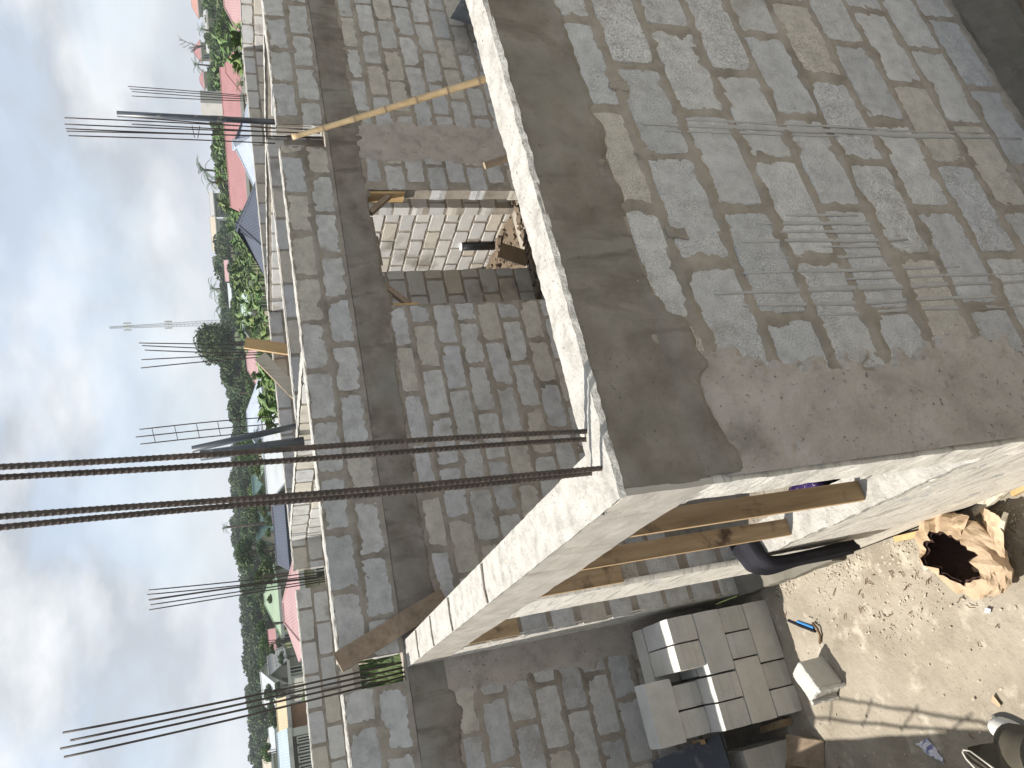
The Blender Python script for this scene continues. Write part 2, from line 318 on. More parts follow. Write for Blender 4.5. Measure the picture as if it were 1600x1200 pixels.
class Wall:
    """axis 'x': front face looks south at y=face; axis 'y': front face looks west at x=face. s runs along the wall."""
    def __init__(w_, axis, face, s0, s1, z0, z1, opens, label, thick=TH):
        w_.axis, w_.face, w_.s0, w_.s1, w_.z0, w_.z1, w_.th = axis, face, s0, s1, z0, z1, thick
        w_.opens = opens; w_.blocks = []
        w_.root = empty('block_wall', w_.P((s0+s1)/2, thick/2, z0), label, 'wall'); w_.inv = w_.root.location.copy()
    def P(w_, s, t, z): return Vector((s, w_.face+t, z)) if w_.axis == 'x' else Vector((w_.face+t, s, z))
    def own(w_, o):
        o.parent = w_.root; o.location = o.location - w_.inv; return o
    def part(w_, name, v, f, m, smooth=False, kind=None):
        o = link(name, mesh(name, v, f), m, None, kind, smooth); return w_.own(o)
    def core(w_, m='mortar', e=.004):
        ss = {w_.s0, w_.s1}; zs = {w_.z0, w_.z1}; op = [(a-e, b+e, c-e, d+e) for a, b, c, d in w_.opens]
        for a, b, c, d in op: ss |= {a, b}; zs |= {c, d}
        ss = sorted(x for x in ss if w_.s0 <= x <= w_.s1); zs = sorted(x for x in zs if w_.z0 <= x <= w_.z1); mb = MB()
        for i in range(len(ss)-1):
            for k in range(len(zs)-1):
                cs, cz = (ss[i]+ss[i+1])/2, (zs[k]+zs[k+1])/2
                if any(a < cs < b and c < cz < d for a, b, c, d in op): continue
                p, q = w_.P(ss[i], e, zs[k]), w_.P(ss[i+1], w_.th-e, zs[k+1]); mb.box(p.x, q.x, p.y, q.y, p.z, q.z)
        w_.part('mortar_core', mb.v, mb.f, m)
    def lay(w_, courses, pitch, start, meshes, joint=.03, smin=None, smax=None, rnd=.02, minw=.07):
        """courses: list of (z_bottom, height); alternate courses start half a block on"""
        r = random.Random(int(abs(w_.face*97+w_.s0*31))+5)
        lo = w_.s0 if smin is None else smin; hi = w_.s1 if smax is None else smax
        for ci, (zb, h) in enumerate(courses):
            s = start + (pitch/2 if ci % 2 else 0); s -= math.ceil((s-lo)/pitch)*pitch
            while s < hi:
                ln = pitch-joint+r.uniform(-rnd, rnd)*.6; a, b = max(s, lo), min(s+ln, hi); s += pitch
                segs = [(a, b)]
                for (oa, ob, oc, od) in w_.opens:
                    if oc < zb+h/2 < od:
                        nx = []
                        for (p, q) in segs:
                            if ob <= p or oa >= q: nx.append((p, q)); continue
                            if p < oa: nx.append((p, oa))
                            if q > ob: nx.append((ob, q))
                        segs = nx
                for (p, q) in segs:
                    if q-p < minw: continue
                    me = r.choice(meshes); o = bpy.data.objects.new('block', me); col.objects.link(o)
                    o.location = w_.P((p+q)/2, w_.th/2 - r.uniform(0, .002), zb+h/2)
                    hh = h+r.uniform(-.008, .008)
                    o.scale = ((q-p)/BL, 1, hh/BH)
                    o.rotation_euler = (r.uniform(-.004, .004), r.uniform(-.009, .009), 0 if w_.axis == 'x' else -math.pi/2)
                    w_.own(o); w_.blocks.append((p, q, zb+h/2-hh/2, zb+h/2+hh/2))
    def relief(w_, s0, s1, z0, z1, g, m='mortar', amp=.006, extra=None, off=.0055):
        """front mortar as a lumpy skin that laps over the block edges"""
        B = np.array(w_.blocks); ns, nk = int((s1-s0)/g), int((z1-z0)/g); v = []; f = []
        S = np.linspace(s0, s1, ns+1); Z = np.linspace(z0, z1, nk+1); SS, ZZ = np.meshgrid(S, Z); D = np.full(SS.shape, -.03)
        for a, b, c, d in B:
            dd = np.minimum(np.minimum(SS-a, b-SS), np.minimum(ZZ-c, d-ZZ)); D = np.maximum(D, dd)
        H = off - .22*np.clip(D, -.012, .045)
        for k in range(nk+1):
            for i in range(ns+1):
                s, z = S[i], Z[k]; q = w_.P(s, 0, z)
                h = H[k, i] + amp*(noise.noise(q*7)*.8+noise.noise(q*22)*.6+noise.noise(q*55)*.3)
                if extra: h = max(h, extra(s, z, q)) if extra(s, z, q) is not None else h
                v.append(w_.P(s, -h, z))
        for k in range(nk):
            for i in range(ns):
                cs, cz = (S[i]+S[i+1])/2, (Z[k]+Z[k+1])/2
                if any(a < cs < b and c < cz < d for a, b, c, d in w_.opens): continue
                if D[k:k+2, i:i+2].min() > .05: continue
                a = k*(ns+1)+i; f.append((a, a+1, a+ns+2, a+ns+1))
        w_.part('mortar', v, f, m, smooth=True)
    def skin(w_, name, m, s0, s1, z0, z1, g, hf):
        """ragged skin of concrete on the front face: hf(s, z, q) is its thickness, dropped where below 1 mm"""
        ns, nk = max(1, int((s1-s0)/g)), max(1, int((z1-z0)/g)); v = []; f = []; hs = []
        for k in range(nk+1):
            for i in range(ns+1):
                s, z = s0+(s1-s0)*i/ns, z0+(z1-z0)*k/nk; h = hf(s, z, w_.P(s, 0, z)); hs.append(h); v.append(w_.P(s, -h, z))
        for k in range(nk):
            for i in range(ns):
                a = k*(ns+1)+i; q = (a, a+1, a+ns+2, a+ns+1)
                if max(hs[j] for j in q) < .001: continue
                f.append(q)
        return w_.part(name, v, f, m, smooth=True)
def clamp(x, a=0, b=1): return max(a, min(b, x))

# --- near wall (W1): shaded south face, ring beam on top, column at its west end
COL1 = 2.36
w1 = Wall('x', 0, 0, 6, 0, 2.36, [], 'near grey block wall with bright sunlit beam top, filling the lower right')
w1.core()
w1.lay([(.052+.24*k, .209 if k < 9 else .14) for k in range(10)], .482, 1.29-.482, NEAR, joint=.030, smin=.16, smax=5.98)
w1.relief(.02, 3.3, .0, 2.4, .0125, amp=.0095, off=.0058)
def colskin(s, z, q):
    edge = .40 + .09*noise.noise(q*4) + .075*noise.noise(q*13) + .045*noise.noise(q*31) + (.10 if z < .6 else 0)*clamp((.6-z)/.5)
    if z > 2.38: return -.02
    d = edge - s; h = .022*clamp(d/.03, -1, 1) + .005*noise.noise(q*9) + .003*noise.noise(q*24) + .0022*noise.noise(q*40)
    k = noise.noise(q*16+Vector((5, 0, 0)))
    h -= .03*clamp((z-2.27)/.09)
    k2 = noise.noise(q*38)
    if k2 > .5 and k > -.1: h -= .05*(k2-.5)
    h += .004*max(0, noise.noise(q*11+Vector((0, 0, 9))))*clamp(1-d/.3)
    return h
w1.skin('column', 'plaster', 0.0, .68, .0, 2.40, .0095, colskin)
v, f = rough_box(0, 6, -.012, TH+.012, 2.36, 2.655, .035, .007, 7)
w1.part('ring_beam', v, f, 'beam')
def beamskin(s, z, q):                          # slurry that ran down under the beam formwork
    edge = 2.335 + .055*noise.noise(q*Vector((3, 3, 3)).x) + .03*noise.noise(q*17) - .04*clamp((.9-s)/.9)
    edge -= .05*clamp((.7-s)/.2)*(1+1.5*noise.noise(q*6)); th = (.0125+.016*clamp((.75-s)/.1)*clamp((2.40-z)/.10))*clamp((2.405-z)/.04)
    return th*clamp((z-edge)/.022, -1, 1) + .003*noise.noise(q*23)
w1.skin('beam_slurry', 'beam', .01, 3.3, 2.15, 2.40, .011, beamskin)
def topsheet(x0, x1, y0, y1, z, g, amp, name, wl, m='topping'):
    nx, ny = max(1, int((x1-x0)/g)), max(3, int((y1-y0)/g)); v = []; f = []
    for j in range(ny+1):
        for i in range(nx+1):
            x, y = x0+(x1-x0)*i/nx, y0+(y1-y0)*j/ny; q = Vector((x, y, z)); e = min(j, ny-j)
            wob = noise.noise_vector(q*14)*.009 + noise.noise_vector(q*40)*.004
            hz = amp*(noise.noise(q*9)*.8+noise.noise(q*27)*.6+noise.noise(q*70)*.35)
            if e == 0: hz -= .018
            v.append((x+wob.x*(e == 0), y+wob.y*(e == 0), z+hz))
    for j in range(ny):
        for i in range(nx): a = j*(nx+1)+i; f.append((a, a+1, a+nx+2, a+nx+1))
    return wl.part(name, v, f, m, smooth=False)
v, f = rough_box(-.016, .004, -.014, TH+.03, 2.352, 2.652, .03, .005, 9); w1.part('beam_end', v, f, 'lintel')
topsheet(-.02, 6, -.016, TH+.016, 2.668, .011, .006, 'beam_top', w1)
# dribbles of cement slurry down the face
mb = MB(); r_ = random.Random(3)
for (x0, zt, zb, wd) in [(1.44, 2.15, .10, .008), (1.47, 1.95, .25, .004), (1.41, 2.05, 1.2, .005), (.66, 2.1, .5, .007), (.74, 1.95, .9, .005), (.60, 2.0, .75, .006), (.80, 1.75, 1.25, .004), (.55, 1.7, .35, .005),
                         (.88, 1.9, 1.1, .006), (.92, 1.72, 1.25, .005), (.96, 1.8, 1.2, .006), (1.0, 1.65, 1.3, .004), (.70, 1.5, .3, .004), (.85, 1.55, 1.2, .005)]:
    n = int((zt-zb)/.05)+2; pts = []; rr = []
    for i in range(n):
        t = i/(n-1); z = zt+(zb-zt)*t; pts.append((x0+.012*noise.noise(Vector((x0*9, z*2, 0))), -.0065-.001*r_.random(), z)); rr.append(wd*1.9*(.3+.7*math.sin(math.pi*clamp(t*.9+.06)))*r_.uniform(.7, 1.3))
    mb.tube(pts, rr, 6)
w1.part('cement_dribbles', [(x, -.0045+(y+.0065)*.12-.0012, z) for x, y, z in mb.v], mb.f, 'slurry', smooth=True, kind='stuff')
# small stubs of wood left in the bed joints
for (x, z) in [(1.63, 2.20), (1.28, 2.185), (.92, 2.175)]:
    v, f = rough_box(x-.022, x+.022, -.012, .05, z-.05, z+.03, .012, .008, 30); w1.part('mortar_lump', v, f, 'mortar')

# --- west wall (W2): window with sill, door, lintel over both
w2 = Wall('y', 0, TH+.013, 4.2, -.02, 2.36, [(TH-.01, 1.90, 1.05, 2.40), (2.44, 3.60, .03, 2.40)], 'thin sunlit west wall with a window gap and a doorway under one long lintel')
w2.core()
w2.lay([(-.01+.2425*k, .212) for k in range(10)], .482, .18, NEAR, joint=.03, smin=TH+.02, smax=4.19)
def wash(s, z, q):
    if 1.895 > s and z > 1.045: return -.02
    if 2.43 < s < 3.61: return -.02
    return .007 + .003*noise.noise(q*6) + .002*noise.noise(q*20)
w2.skin('cement_wash', 'render_wash', TH+.013, 4.19, -.02, 2.36, .022, wash)
def sill_top():
    v, f = rough_box(-.012, TH+.012, TH+.013, 1.91, 1.03, 1.062, .02, .009, 13); return w2.part('window_sill', v, f, 'topping')
sill_top()
v, f = rough_box(-.012, TH+.02, TH-.01, 4.21, 2.363, 2.652, .04, .005, 8)
lint = w2.part('lintel', v, f, 'lintel')
topsheet(-.018, TH+.03, TH-.004, 4.215, 2.663, .012, .0045, 'lintel_top', w2)
# cut marks across the top of the lintel (joints of the formwork boards)
for y in (1.62, 2.45, 3.05, 3.62):
    mb = MB(); mb.tube([(-.015, y, 2.667), (.06, y+.012, 2.668), (.17, y-.02, 2.669)], [.006, .0045, .006], 5); w2.part('crack', mb.v, mb.f, 'beam')
# pale end face of the near wall beside the window
v, f = rough_box(-.016, .012, -.008, TH+.008, -.05, 2.36, .03, .006, 9); w1.part('end_face', v, f, 'render_wash')
v, f = rough_box(-.03, TH+.03, 2.40, 3.64, -.16, .035, .05, .012, 9); w2.part('door_threshold', v, f, 'ledge')

# --- long middle wall (W3)
DOOR3 = (3.18, 4.56, -.05, 2.39)
w3 = Wall('x', 4.2, -2.2, 9.2, -.1, 3.165, [DOOR3, (-.105, .105, 2.685, 3.3), (5.10, 5.38, 2.70, 3.3)], 'long shaded block wall across the middle with a doorway and two upper courses')
w3.core()
w3.lay([(.195+.22*k, .192) for k in range(9)] + [(2.19, .15)], .475, .62, NEAR, joint=.032, smin=-1.6, smax=9.1)
w3.lay([(2.70, .212), (2.945, .218)], .485, .40, NEAR, joint=.04, smin=-2.1, smax=9.1)
w3.relief(-1.1, 8.2, .35, 2.38, .020, amp=.009, off=.006)
w3.relief(-1.1, 8.6, 2.67, 3.16, .016, amp=.010, off=.007)
v, f = rough_box(-2.2, 9.2, 4.186, 4.2+TH+.01, 2.385, 2.665, .05, .006, 7); w3.part('ring_beam', v, f, 'beam')
def col3(c, hw):
    def g(s, z, q):
        e = hw + .05*noise.noise(q*5) + .04*noise.noise(q*14); d = e-abs(s-c)
        h = .013*clamp(d/.03, -1, 1)+.003*noise.noise(q*10); k = noise.noise(q*13)
        return h-.012*max(0, k-.4)
    return g
w3.skin('column', 'plaster', 4.80, 5.60, .3, 2.40, .016, col3(5.19, .27))
w3.skin('column', 'plaster', -.42, .35, .0, 2.40, .014, col3(-.06, .22))
def slurry3(s, z, q):
    edge = 2.345+.07*noise.noise(q*3)+.035*noise.noise(q*15)+.015*noise.noise(q*40); return .0135*clamp((z-edge)/.02, -1, 1)+.002*noise.noise(q*20)
w3.skin('beam_slurry', 'beam', -1.1, 8.2, 2.2, 2.41, .02, slurry3)
def topbits(wl, s0, s1, z, m='topping', g=.03, amp=.007):
    a = wl.P(s0, -.008, z); b = wl.P(s1, wl.th+.008, z)
    return topsheet(a.x, b.x, a.y, b.y, z, g, amp, 'wall_top', wl, m)
for a, b in [(-2.2, -.11), (.11, 5.09), (5.39, 9.2)]: topbits(w3, a, b, 3.172)

# --- rooms behind
w10 = Wall('x', 6.05, 2.76, 6.9, -.75, 3.165, [(4.80, 5.78, -.02, 2.36)], 'grey block cross wall just behind the long middle wall')
w10.core(); w10.lay([(.0+.24*k, .21) for k in range(10)]+[(2.70, .212), (2.945, .215)], .48, 3.0, FARB, smin=2.9, smax=6.88); topbits(w10, 2.78, 6.9, 3.172, g=.04)
v, f = rough_box(2.78, 6.9, 6.045, 6.05+TH+.005, 2.385, 2.665, .12, .006, 5); w10.part('ring_beam', v, f, 'beam')
w9 = Wall('y', 2.70, 4.36, 10.4, -.75, 3.165, [], 'sunlit block wall running back behind the two thick rebars')
w9.core(); w9.lay([(2.22, .2), (2.46, .2), (2.70, .212), (2.945, .215)], .48, 4.5, FARB, joint=.035); topbits(w9, 4.36, 10.4, 3.172, g=.04)
w8 = Wall('y', 6.90, 4.36, 10.4, -.75, 3.165, [], 'sunlit block wall seen through the doorway and above the cross wall')
w8.core(); w8.lay([(-.775+.245*k, .205) for k in range(16)], .48, 4.5, FARB, joint=.04); topbits(w8, 4.36, 10.4, 3.172, g=.04)
w6 = Wall('x', 10.4, -2.2, 13.4, -.75, 3.165, [(-1.1, .95, .95, 2.36), (1.93, 2.24, 2.70, 3.3)], 'farthest long shaded block wall of the site, below the house roofs')
w6.core(); w6.lay([(1.0+.24*k, .21) for k in range(5)]+[(2.24, .2), (2.46, .2), (2.70, .212), (2.945, .215)], .48, .2, FARB, joint=.04, smin=-2.1, smax=13.3)
for a, b in [(-2.2, 1.92), (2.25, 13.4)]: topbits(w6, a, b, 3.172, g=.04)
w7 = Wall('y', 13.4, 6.5, 12.0, -.1, 3.165, [], 'sunlit block wall at the far right below the pink roof')
w7.core(); w7.lay([(2.20, .2), (2.44, .2), (2.70, .212), (2.945, .215)], .48, 6.7, FARB, joint=.04); topbits(w7, 6.5, 12.0, 3.172, g=.04)
# wall on the other side of the yard, out of the picture: it throws the yard's shadow
w5 = Wall('y', -2.19, -3.2, 4.2, -.1, 2.36, [], 'block wall along the west side of the yard outside the picture')
w5.core(); w5.lay([(-.04+.24*k, .21) for k in range(10)], .482, -3.0, FARB)

# ------------------------------------------------------------------ steel bars, pipes, timber
def ony(x, y, Y):
    r = ray(x, y); return CAM + r*((Y-CAM.y)/r.y)
def onx(x, y, X):
    r = ray(x, y); return CAM + r*((X-CAM.x)/r.x)
def loc_mesh(o, root): o.parent = root; o.location = o.location - root.location; return o
def bar_group(label, pairs, r, m='steel_dark', ribs=False, ties=None, name='rebar_cluster', group=None):
    base = Vector(pairs[0][0]); root = empty(name, base, label, 'rebar', group)
    for i, (a, b) in enumerate(pairs):
        a, b = Vector(a), Vector(b); mb = MB()
        if ribs:
            n = int((b-a).length/.0055); pts = [a.lerp(b, k/n) + Vector((.004*math.sin(k*.02+i), .004*math.cos(k*.017+i), 0)) for k in range(n+1)]
            mb.tube(pts, [r*(1.12 if k % 3 == 0 else .97) for k in range(n+1)], 9)
        else:
            n = 9; rr = random.Random(i*7+int(a.x*50))
            sway = Vector((rr.uniform(-.02, .02), rr.uniform(-.02, .02), 0))
            pts = [a.lerp(b, k/n) + sway*math.sin(math.pi*k/n) for k in range(n+1)]; mb.tube(pts, r, 6)
        loc_mesh(mb.build('rebar', m, smooth=not ribs), root)
    for t in ties or []:
        mb = MB(); mb.tube(t, r*.6, 5); loc_mesh(mb.build('stirrup', m), root)
    return root
def from_px(tops, bases, Y, yj=.0):
    return [(tuple(ony(b[0], b[1], Y+yj*i)), tuple(ony(t[0], t[1], Y+yj*i))) for i, (t, b) in enumerate(zip(tops, bases))]
near = [((.232,.09,2.6), (.335,.105,4.85)), ((.212,.118,2.6), (.315,.135,4.85)), ((.092,.058,2.6), (.195,.095,4.85)), ((.112,.148,2.6), (.185,.165,4.85))]
bar_group('four thick rusty ribbed rebars rising from the near beam corner', near, .0080, 'rust', ribs=True)
bar_group('four long rusty rebars leaning out at the far end of the lintel',
          from_px([(98,1145), (110,1157), (94,1170), (100,1183)], [(628,1035), (630,1043), (632,1050), (636,1056)], 4.24, .02), .0085, 'rust')
bar_group('bundle of tall thin rebars beside the grey pipe above the bamboo pole',
          from_px([(101,184), (101,194), (103,201), (104,205), (107,212), (206,183), (206,194)], [(502,204), (500,208), (503,214), (506,216), (430,224), (500,206), (498,210)], 4.26, .015), .006,
          ties=[[tuple(ony(300, 196, 4.27)), tuple(ony(304, 215, 4.3))], [tuple(ony(312, 197, 4.27)), tuple(ony(309, 216, 4.3))]])
bar_group('short group of thin rebars at the far right wall corner', from_px([(200,135), (203,139), (206,143), (206,150)], [(388,150), (388,152), (388,155), (388,158)], 11.45, .03), .009)
bar_group('fan of five thin rebars by the two boards in front of the dark tree', from_px([(217,536), (222,540), (226,547), (221,562), (220,575)], [(440,541), (440,548), (440,551), (440,553), (440,556)], 10.46, .02), .009)
T5 = [(218,671), (212,683), (219,694)]; B5 = [(446,650), (446,661), (446,672)]
def lp(a, b, t): return (a[0]+(b[0]-a[0])*t, a[1]+(b[1]-a[1])*t)
bar_group('flat ladder of three thin rebars with cross ties left of the dark tree', from_px(T5, B5, 10.47), .009,
          ties=[[tuple(ony(*lp(T5[0], B5[0], t), 10.455)), tuple(ony(*lp(T5[2], B5[2], t+.02), 10.455))] for t in (.085, .24, .39, .535, .68, .83)])
bar_group('group of six thin rebars rising from a notch in front of the pink hip roof',
          from_px([(232,922), (230,929), (232,937), (233,938), (235,945), (233,953)], [(505,893), (506,897), (507,900), (508,902), (509,905), (510,908)], 10.47, .02), .009,
          ties=[[tuple(ony(497, 890, 10.44)), tuple(ony(499, 914, 10.44))]])
# rebar ladder cage leaning on the out-of-frame yard wall; only its shadow falls into the picture
A, B_ = Vector((-2.1, 4.36, 3.4)), Vector((-2.1, 2.2, 2.42))
bar_group('rebar cage leaning along the top of the yard wall outside the picture', [(tuple(B_), tuple(A)), (tuple(B_+Vector((.02,.25,-.02))), tuple(A+Vector((-.05,.02,-.28))))], .011,
          ties=[[tuple(B_.lerp(A, t)+Vector((.03, 0, .05))), tuple((B_+Vector((.02,.25,-.02))).lerp(A+Vector((-.05,.02,-.28)), t)+Vector((0, 0, -.08)))] for t in (.2, .4, .6, .8)])

def pipe(a, b, r, m, label, name='pipe', rim=None, cat='pipe'):
    root = empty(name, a, label, cat); a, b = Vector(a), Vector(b); mb = MB(); mb.tube([a, a.lerp(b, .5), b, b+(b-a).normalized()*.0005, b-(b-a).normalized()*.08], [r, r, r, r*.9, r*.88], 18)
    loc_mesh(mb.build('tube', m, smooth=True), root)
    if rim:
        mb = MB(); d = (b-a).normalized(); mb.tube([b-d*.012, b+d*.004], r*1.06, 18); loc_mesh(mb.build('rim', rim, smooth=False), root)
    else:
        d = (b-a).normalized(); mb = MB(); mb.tube([a.lerp(b, .35), a.lerp(b, .35)+d*.02], r*1.04, 18, cap=False); loc_mesh(mb.build('joint_ring', m), root)
    return root
pipe(ony(440, 191, 4.38), ony(183, 178, 4.38), .030, 'pipe_grey', 'upright slate grey plastic pipe beside the tall thin rebars')
pipe(ony(475, 690, 6.0), ony(313, 712, 6.0), .055, 'pipe_grey', 'upright dark grey pipe half hidden behind the near rebars')
pipe(ony(470, 664, 6.1), ony(300, 702, 6.1), .035, 'pipe_grey', 'thinner dark grey pipe leaning across behind the near rebars')

def board(p, q, wdir, wid, th, m, label, name='timber_board', cat='board', edge=None, group=None):
    """board from p to q (centres of its ends), wid across wdir"""
    p, q = Vector(p), Vector(q); d = (q-p).normalized(); wd = Vector(wdir); wd = (wd-d*wd.dot(d)).normalized(); n = d.cross(wd)
    ln = (q-p).length; mt_ = Matrix((wd, n, d)).transposed().to_4x4(); mt_.translation = p
    v, f = rough_box(-wid/2, wid/2, -th/2, th/2, 0, ln, max(.06, ln/8), .0022, 5, mt_)
    if edge:
        root = empty(name, p, label, cat, group); loc_mesh(link('plank', mesh('plank', v, f), m), root)
        for s in (-1, 1):
            mb = MB(); mb.box(s*wid/2-.0015, s*wid/2+.0025, -th*.47, th*.47, .002, ln-.002, mt_); loc_mesh(mb.build('sawn_edge', edge), root)
        return root
    o = link(name, mesh(name, [Vector(x)-p for x in v], f), m); o.location = p
    return tag(o, label, cat, group)
# props under the lintel, standing on the sill
board((.072, .812, 1.062), (.072, .80, 2.36), (1,0,0), .088, .026, 'timber', 'upright brown timber prop on the window sill nearest the corner', 'timber_prop', 'prop', 'timber_edge')
board((.066, 1.392, 1.062), (.066, 1.38, 2.36), (1,0,0), .082, .026, 'timber', 'upright brown timber prop on the sill beside the black cloth', 'timber_prop', 'prop', 'timber_edge')
board((.066, 1.876, 1.83), (.066, 1.876, 2.355), (1,0,0), .12, .03, 'timber', 'short brown board against the far window jamb under the lintel', edge='timber_edge')
board((.066, 3.578, 1.93), (.066, 3.578, 2.355), (1,0,0), .12, .03, 'timber', 'short brown board against the far door jamb under the lintel', edge='timber_edge')
board(ony(692, 938, 4.12)+Vector((.02, 0, -.02)), ony(528, 1036, 4.12), (1,0,.4), .15, .03, 'timber_old', 'weathered plank leaning on the middle wall behind the lintel end', edge='timber_old')
board(ony(462, 548, 10.25), ony(383, 536, 10.25), (1,0,0), .20, .05, 'timber_new', 'fresh yellow board standing above the cross wall by thin rebars', edge='timber_edge')
board(ony(470, 622, 10.2), ony(406, 557, 10.2), (1,0,.6), .22, .05, 'timber_pale', 'pale cement-splashed board slanting above the cross wall', edge='timber_old')
# door-head formwork
board((4.535, 4.275, 1.98), (4.535, 4.275, 2.385), (0,1,0), .14, .03, 'timber_new', 'short timber plate fixed at the top of the right door jamb')
board((4.515, 4.24, 2.14), (4.30, 4.24, 2.36), (0,1,0), .06, .05, 'timber_old', 'small diagonal timber brace in the right upper door corner', cat='brace')
board((3.205, 4.275, 2.05), (3.205, 4.275, 2.385), (0,1,0), .14, .03, 'timber_new', 'short timber plate fixed at the top of the left door jamb')
board((3.225, 4.24, 2.14), (3.46, 4.24, 2.37), (0,1,0), .06, .05, 'timber_old', 'small diagonal timber brace in the left upper door corner', cat='brace')

# bamboo pole with nodes
a = ony(457, 213, 4.10); q = ony(762, 124.5, 3.35); d = (q-a).normalized(); b = a + d*((a.z-.02)/-d.z)
root = empty('bamboo_pole', b, 'yellow bamboo pole leaning on the middle wall by thin rebars', 'pole')
n = 60; pts = []; rr = []
for k in range(n+1):
    t = k/n; pts.append(b.lerp(a, t)+Vector((.012*math.sin(t*5), 0, .012*math.sin(t*3)))); rr.append((.043-.016*t)*(1.13 if k % 6 == 0 else 1.0))
mb = MB(); mb.tube(pts, rr, 12); loc_mesh(mb.build('culm', 'bamboo', smooth=True), root)
for k in range(6, n, 6):
    mb = MB(); dd = (pts[k+1]-pts[k]).normalized(); mb.tube([pts[k]-dd*.006, pts[k]+dd*.006], rr[k]*1.04, 12); loc_mesh(mb.build('node', 'timber_old'), root)
# round stick end showing over the near wall
a = ony(757, 259, 3.0); b = a + (ony(800, 243, 2.75)-a)*1.0; dd = (b-a).normalized(); b = a + dd*((a.z-.0)/max(.05, -dd.z)) if dd.z < -.05 else b
mb = MB(); b = Vector((a.x+.35, a.y-.35, -.02)); mb.tube([b, b.lerp(a, .5)+Vector((.01, 0, .01)), a], [.04, .037, .034], 10)
o = mb.build('wooden_pole', 'timber_old', smooth=False); tag(o, 'weathered round stick end poking up behind the near beam', 'stick')
# dark sheet leaning at the foot of the wall, top right
p0 = ony(703, 29, 4.0); p1 = p0 + (ony(722, -4, 4.0)-p0)*2.4; p2 = p0 + (ony(748, 53, 4.0)-p0)*3.2; sh = Vector((0, -.35, 0))
nU = 14; v = []; f = []
for j in range(nU+1):
    for i in range(nU+1):
        p = p0 + (p1-p0)*(i/nU) + (p2-p0+sh)*(j/nU); v.append(p+Vector((0, .012*nz(p, 6), .006*nz(p, 9))))
for j in range(nU):
    for i in range(nU): a_ = j*(nU+1)+i; f.append((a_, a_+1, a_+nU+2, a_+nU+1))
root = empty('metal_sheet', p0, 'dark scuffed sheet leaning at the wall foot, top right', 'sheet')
so = link('panel', mesh('panel', v, f), 'sheet_metal', smooth=True); loc_mesh(so, root)
md = so.modifiers.new('thickness', 'SOLIDIFY'); md.thickness = .006
mb = MB(); mb.tube([v[i] for i in range(nU+1)], .007, 6); loc_mesh(mb.build('bright_edge', 'piping'), root)

# things in the far room seen through the doorway
pb_ = onz(772, 384, -.58); pipe(pb_, pb_+Vector((0, 0, .60)), .075, 'pipe_black', 'short thick black pipe with white rim standing beyond the doorway', rim='white_plastic')
v, f = rough_box(-.12, .12, -.012, .012, 0, .40, .06, .004, 6, Matrix.Translation((4.90, 6.0, -.01)) @ Matrix.Rotation(.5, 4, 'Y') @ Matrix.Rotation(-.12, 4, 'X'))
tag(link('plywood_offcut', mesh('plywood_offcut', v, f), 'plywood'), 'brown board tilted beside the left jamb beyond the doorway', 'board')
mb = MB(); r_ = random.Random(11)
for i in range(420):
    x, y = r_.uniform(4.2, 6.8), r_.uniform(4.5, 6.04); s = r_.uniform(.015, .06)
    mt_ = Matrix.Translation((x, y, -.02+s*.3)) @ Matrix.Rotation(r_.uniform(0, 6), 4, 'Z') @ Matrix.Rotation(r_.uniform(-.6, .6), 4, 'X')
    vv_, ff_ = rough_box(-s, s, -s*.7, s*.7, -s*.4, s*.4, s, s*.25, 20, mt_); mb.add(vv_, ff_)
for i in range(380):
    x, y = r_.uniform(4.3, 6.8), r_.uniform(6.3, 9.6); s = r_.uniform(.012, .07)
    mt_ = Matrix.Translation((x, y, -.60+s*.3)) @ Matrix.Rotation(r_.uniform(0, 6), 4, 'Z') @ Matrix.Rotation(r_.uniform(-.6, .6), 4, 'X')
    vv_, ff_ = rough_box(-s, s, -s*.7, s*.7, -s*.4, s*.4, s, s*.25, 20, mt_); mb.add(vv_, ff_)
mb.build('room_rubble', 'soil_wet_shade', kind='stuff')['label'] = 'broken rubble on the floor beyond the doorway'
board((5.1, 5.6, .03), (5.7, 5.3, .03), (0,0,1), .03, .03, 'timber_old', 'thin stick lying on the rubble beyond the doorway', cat='stick')

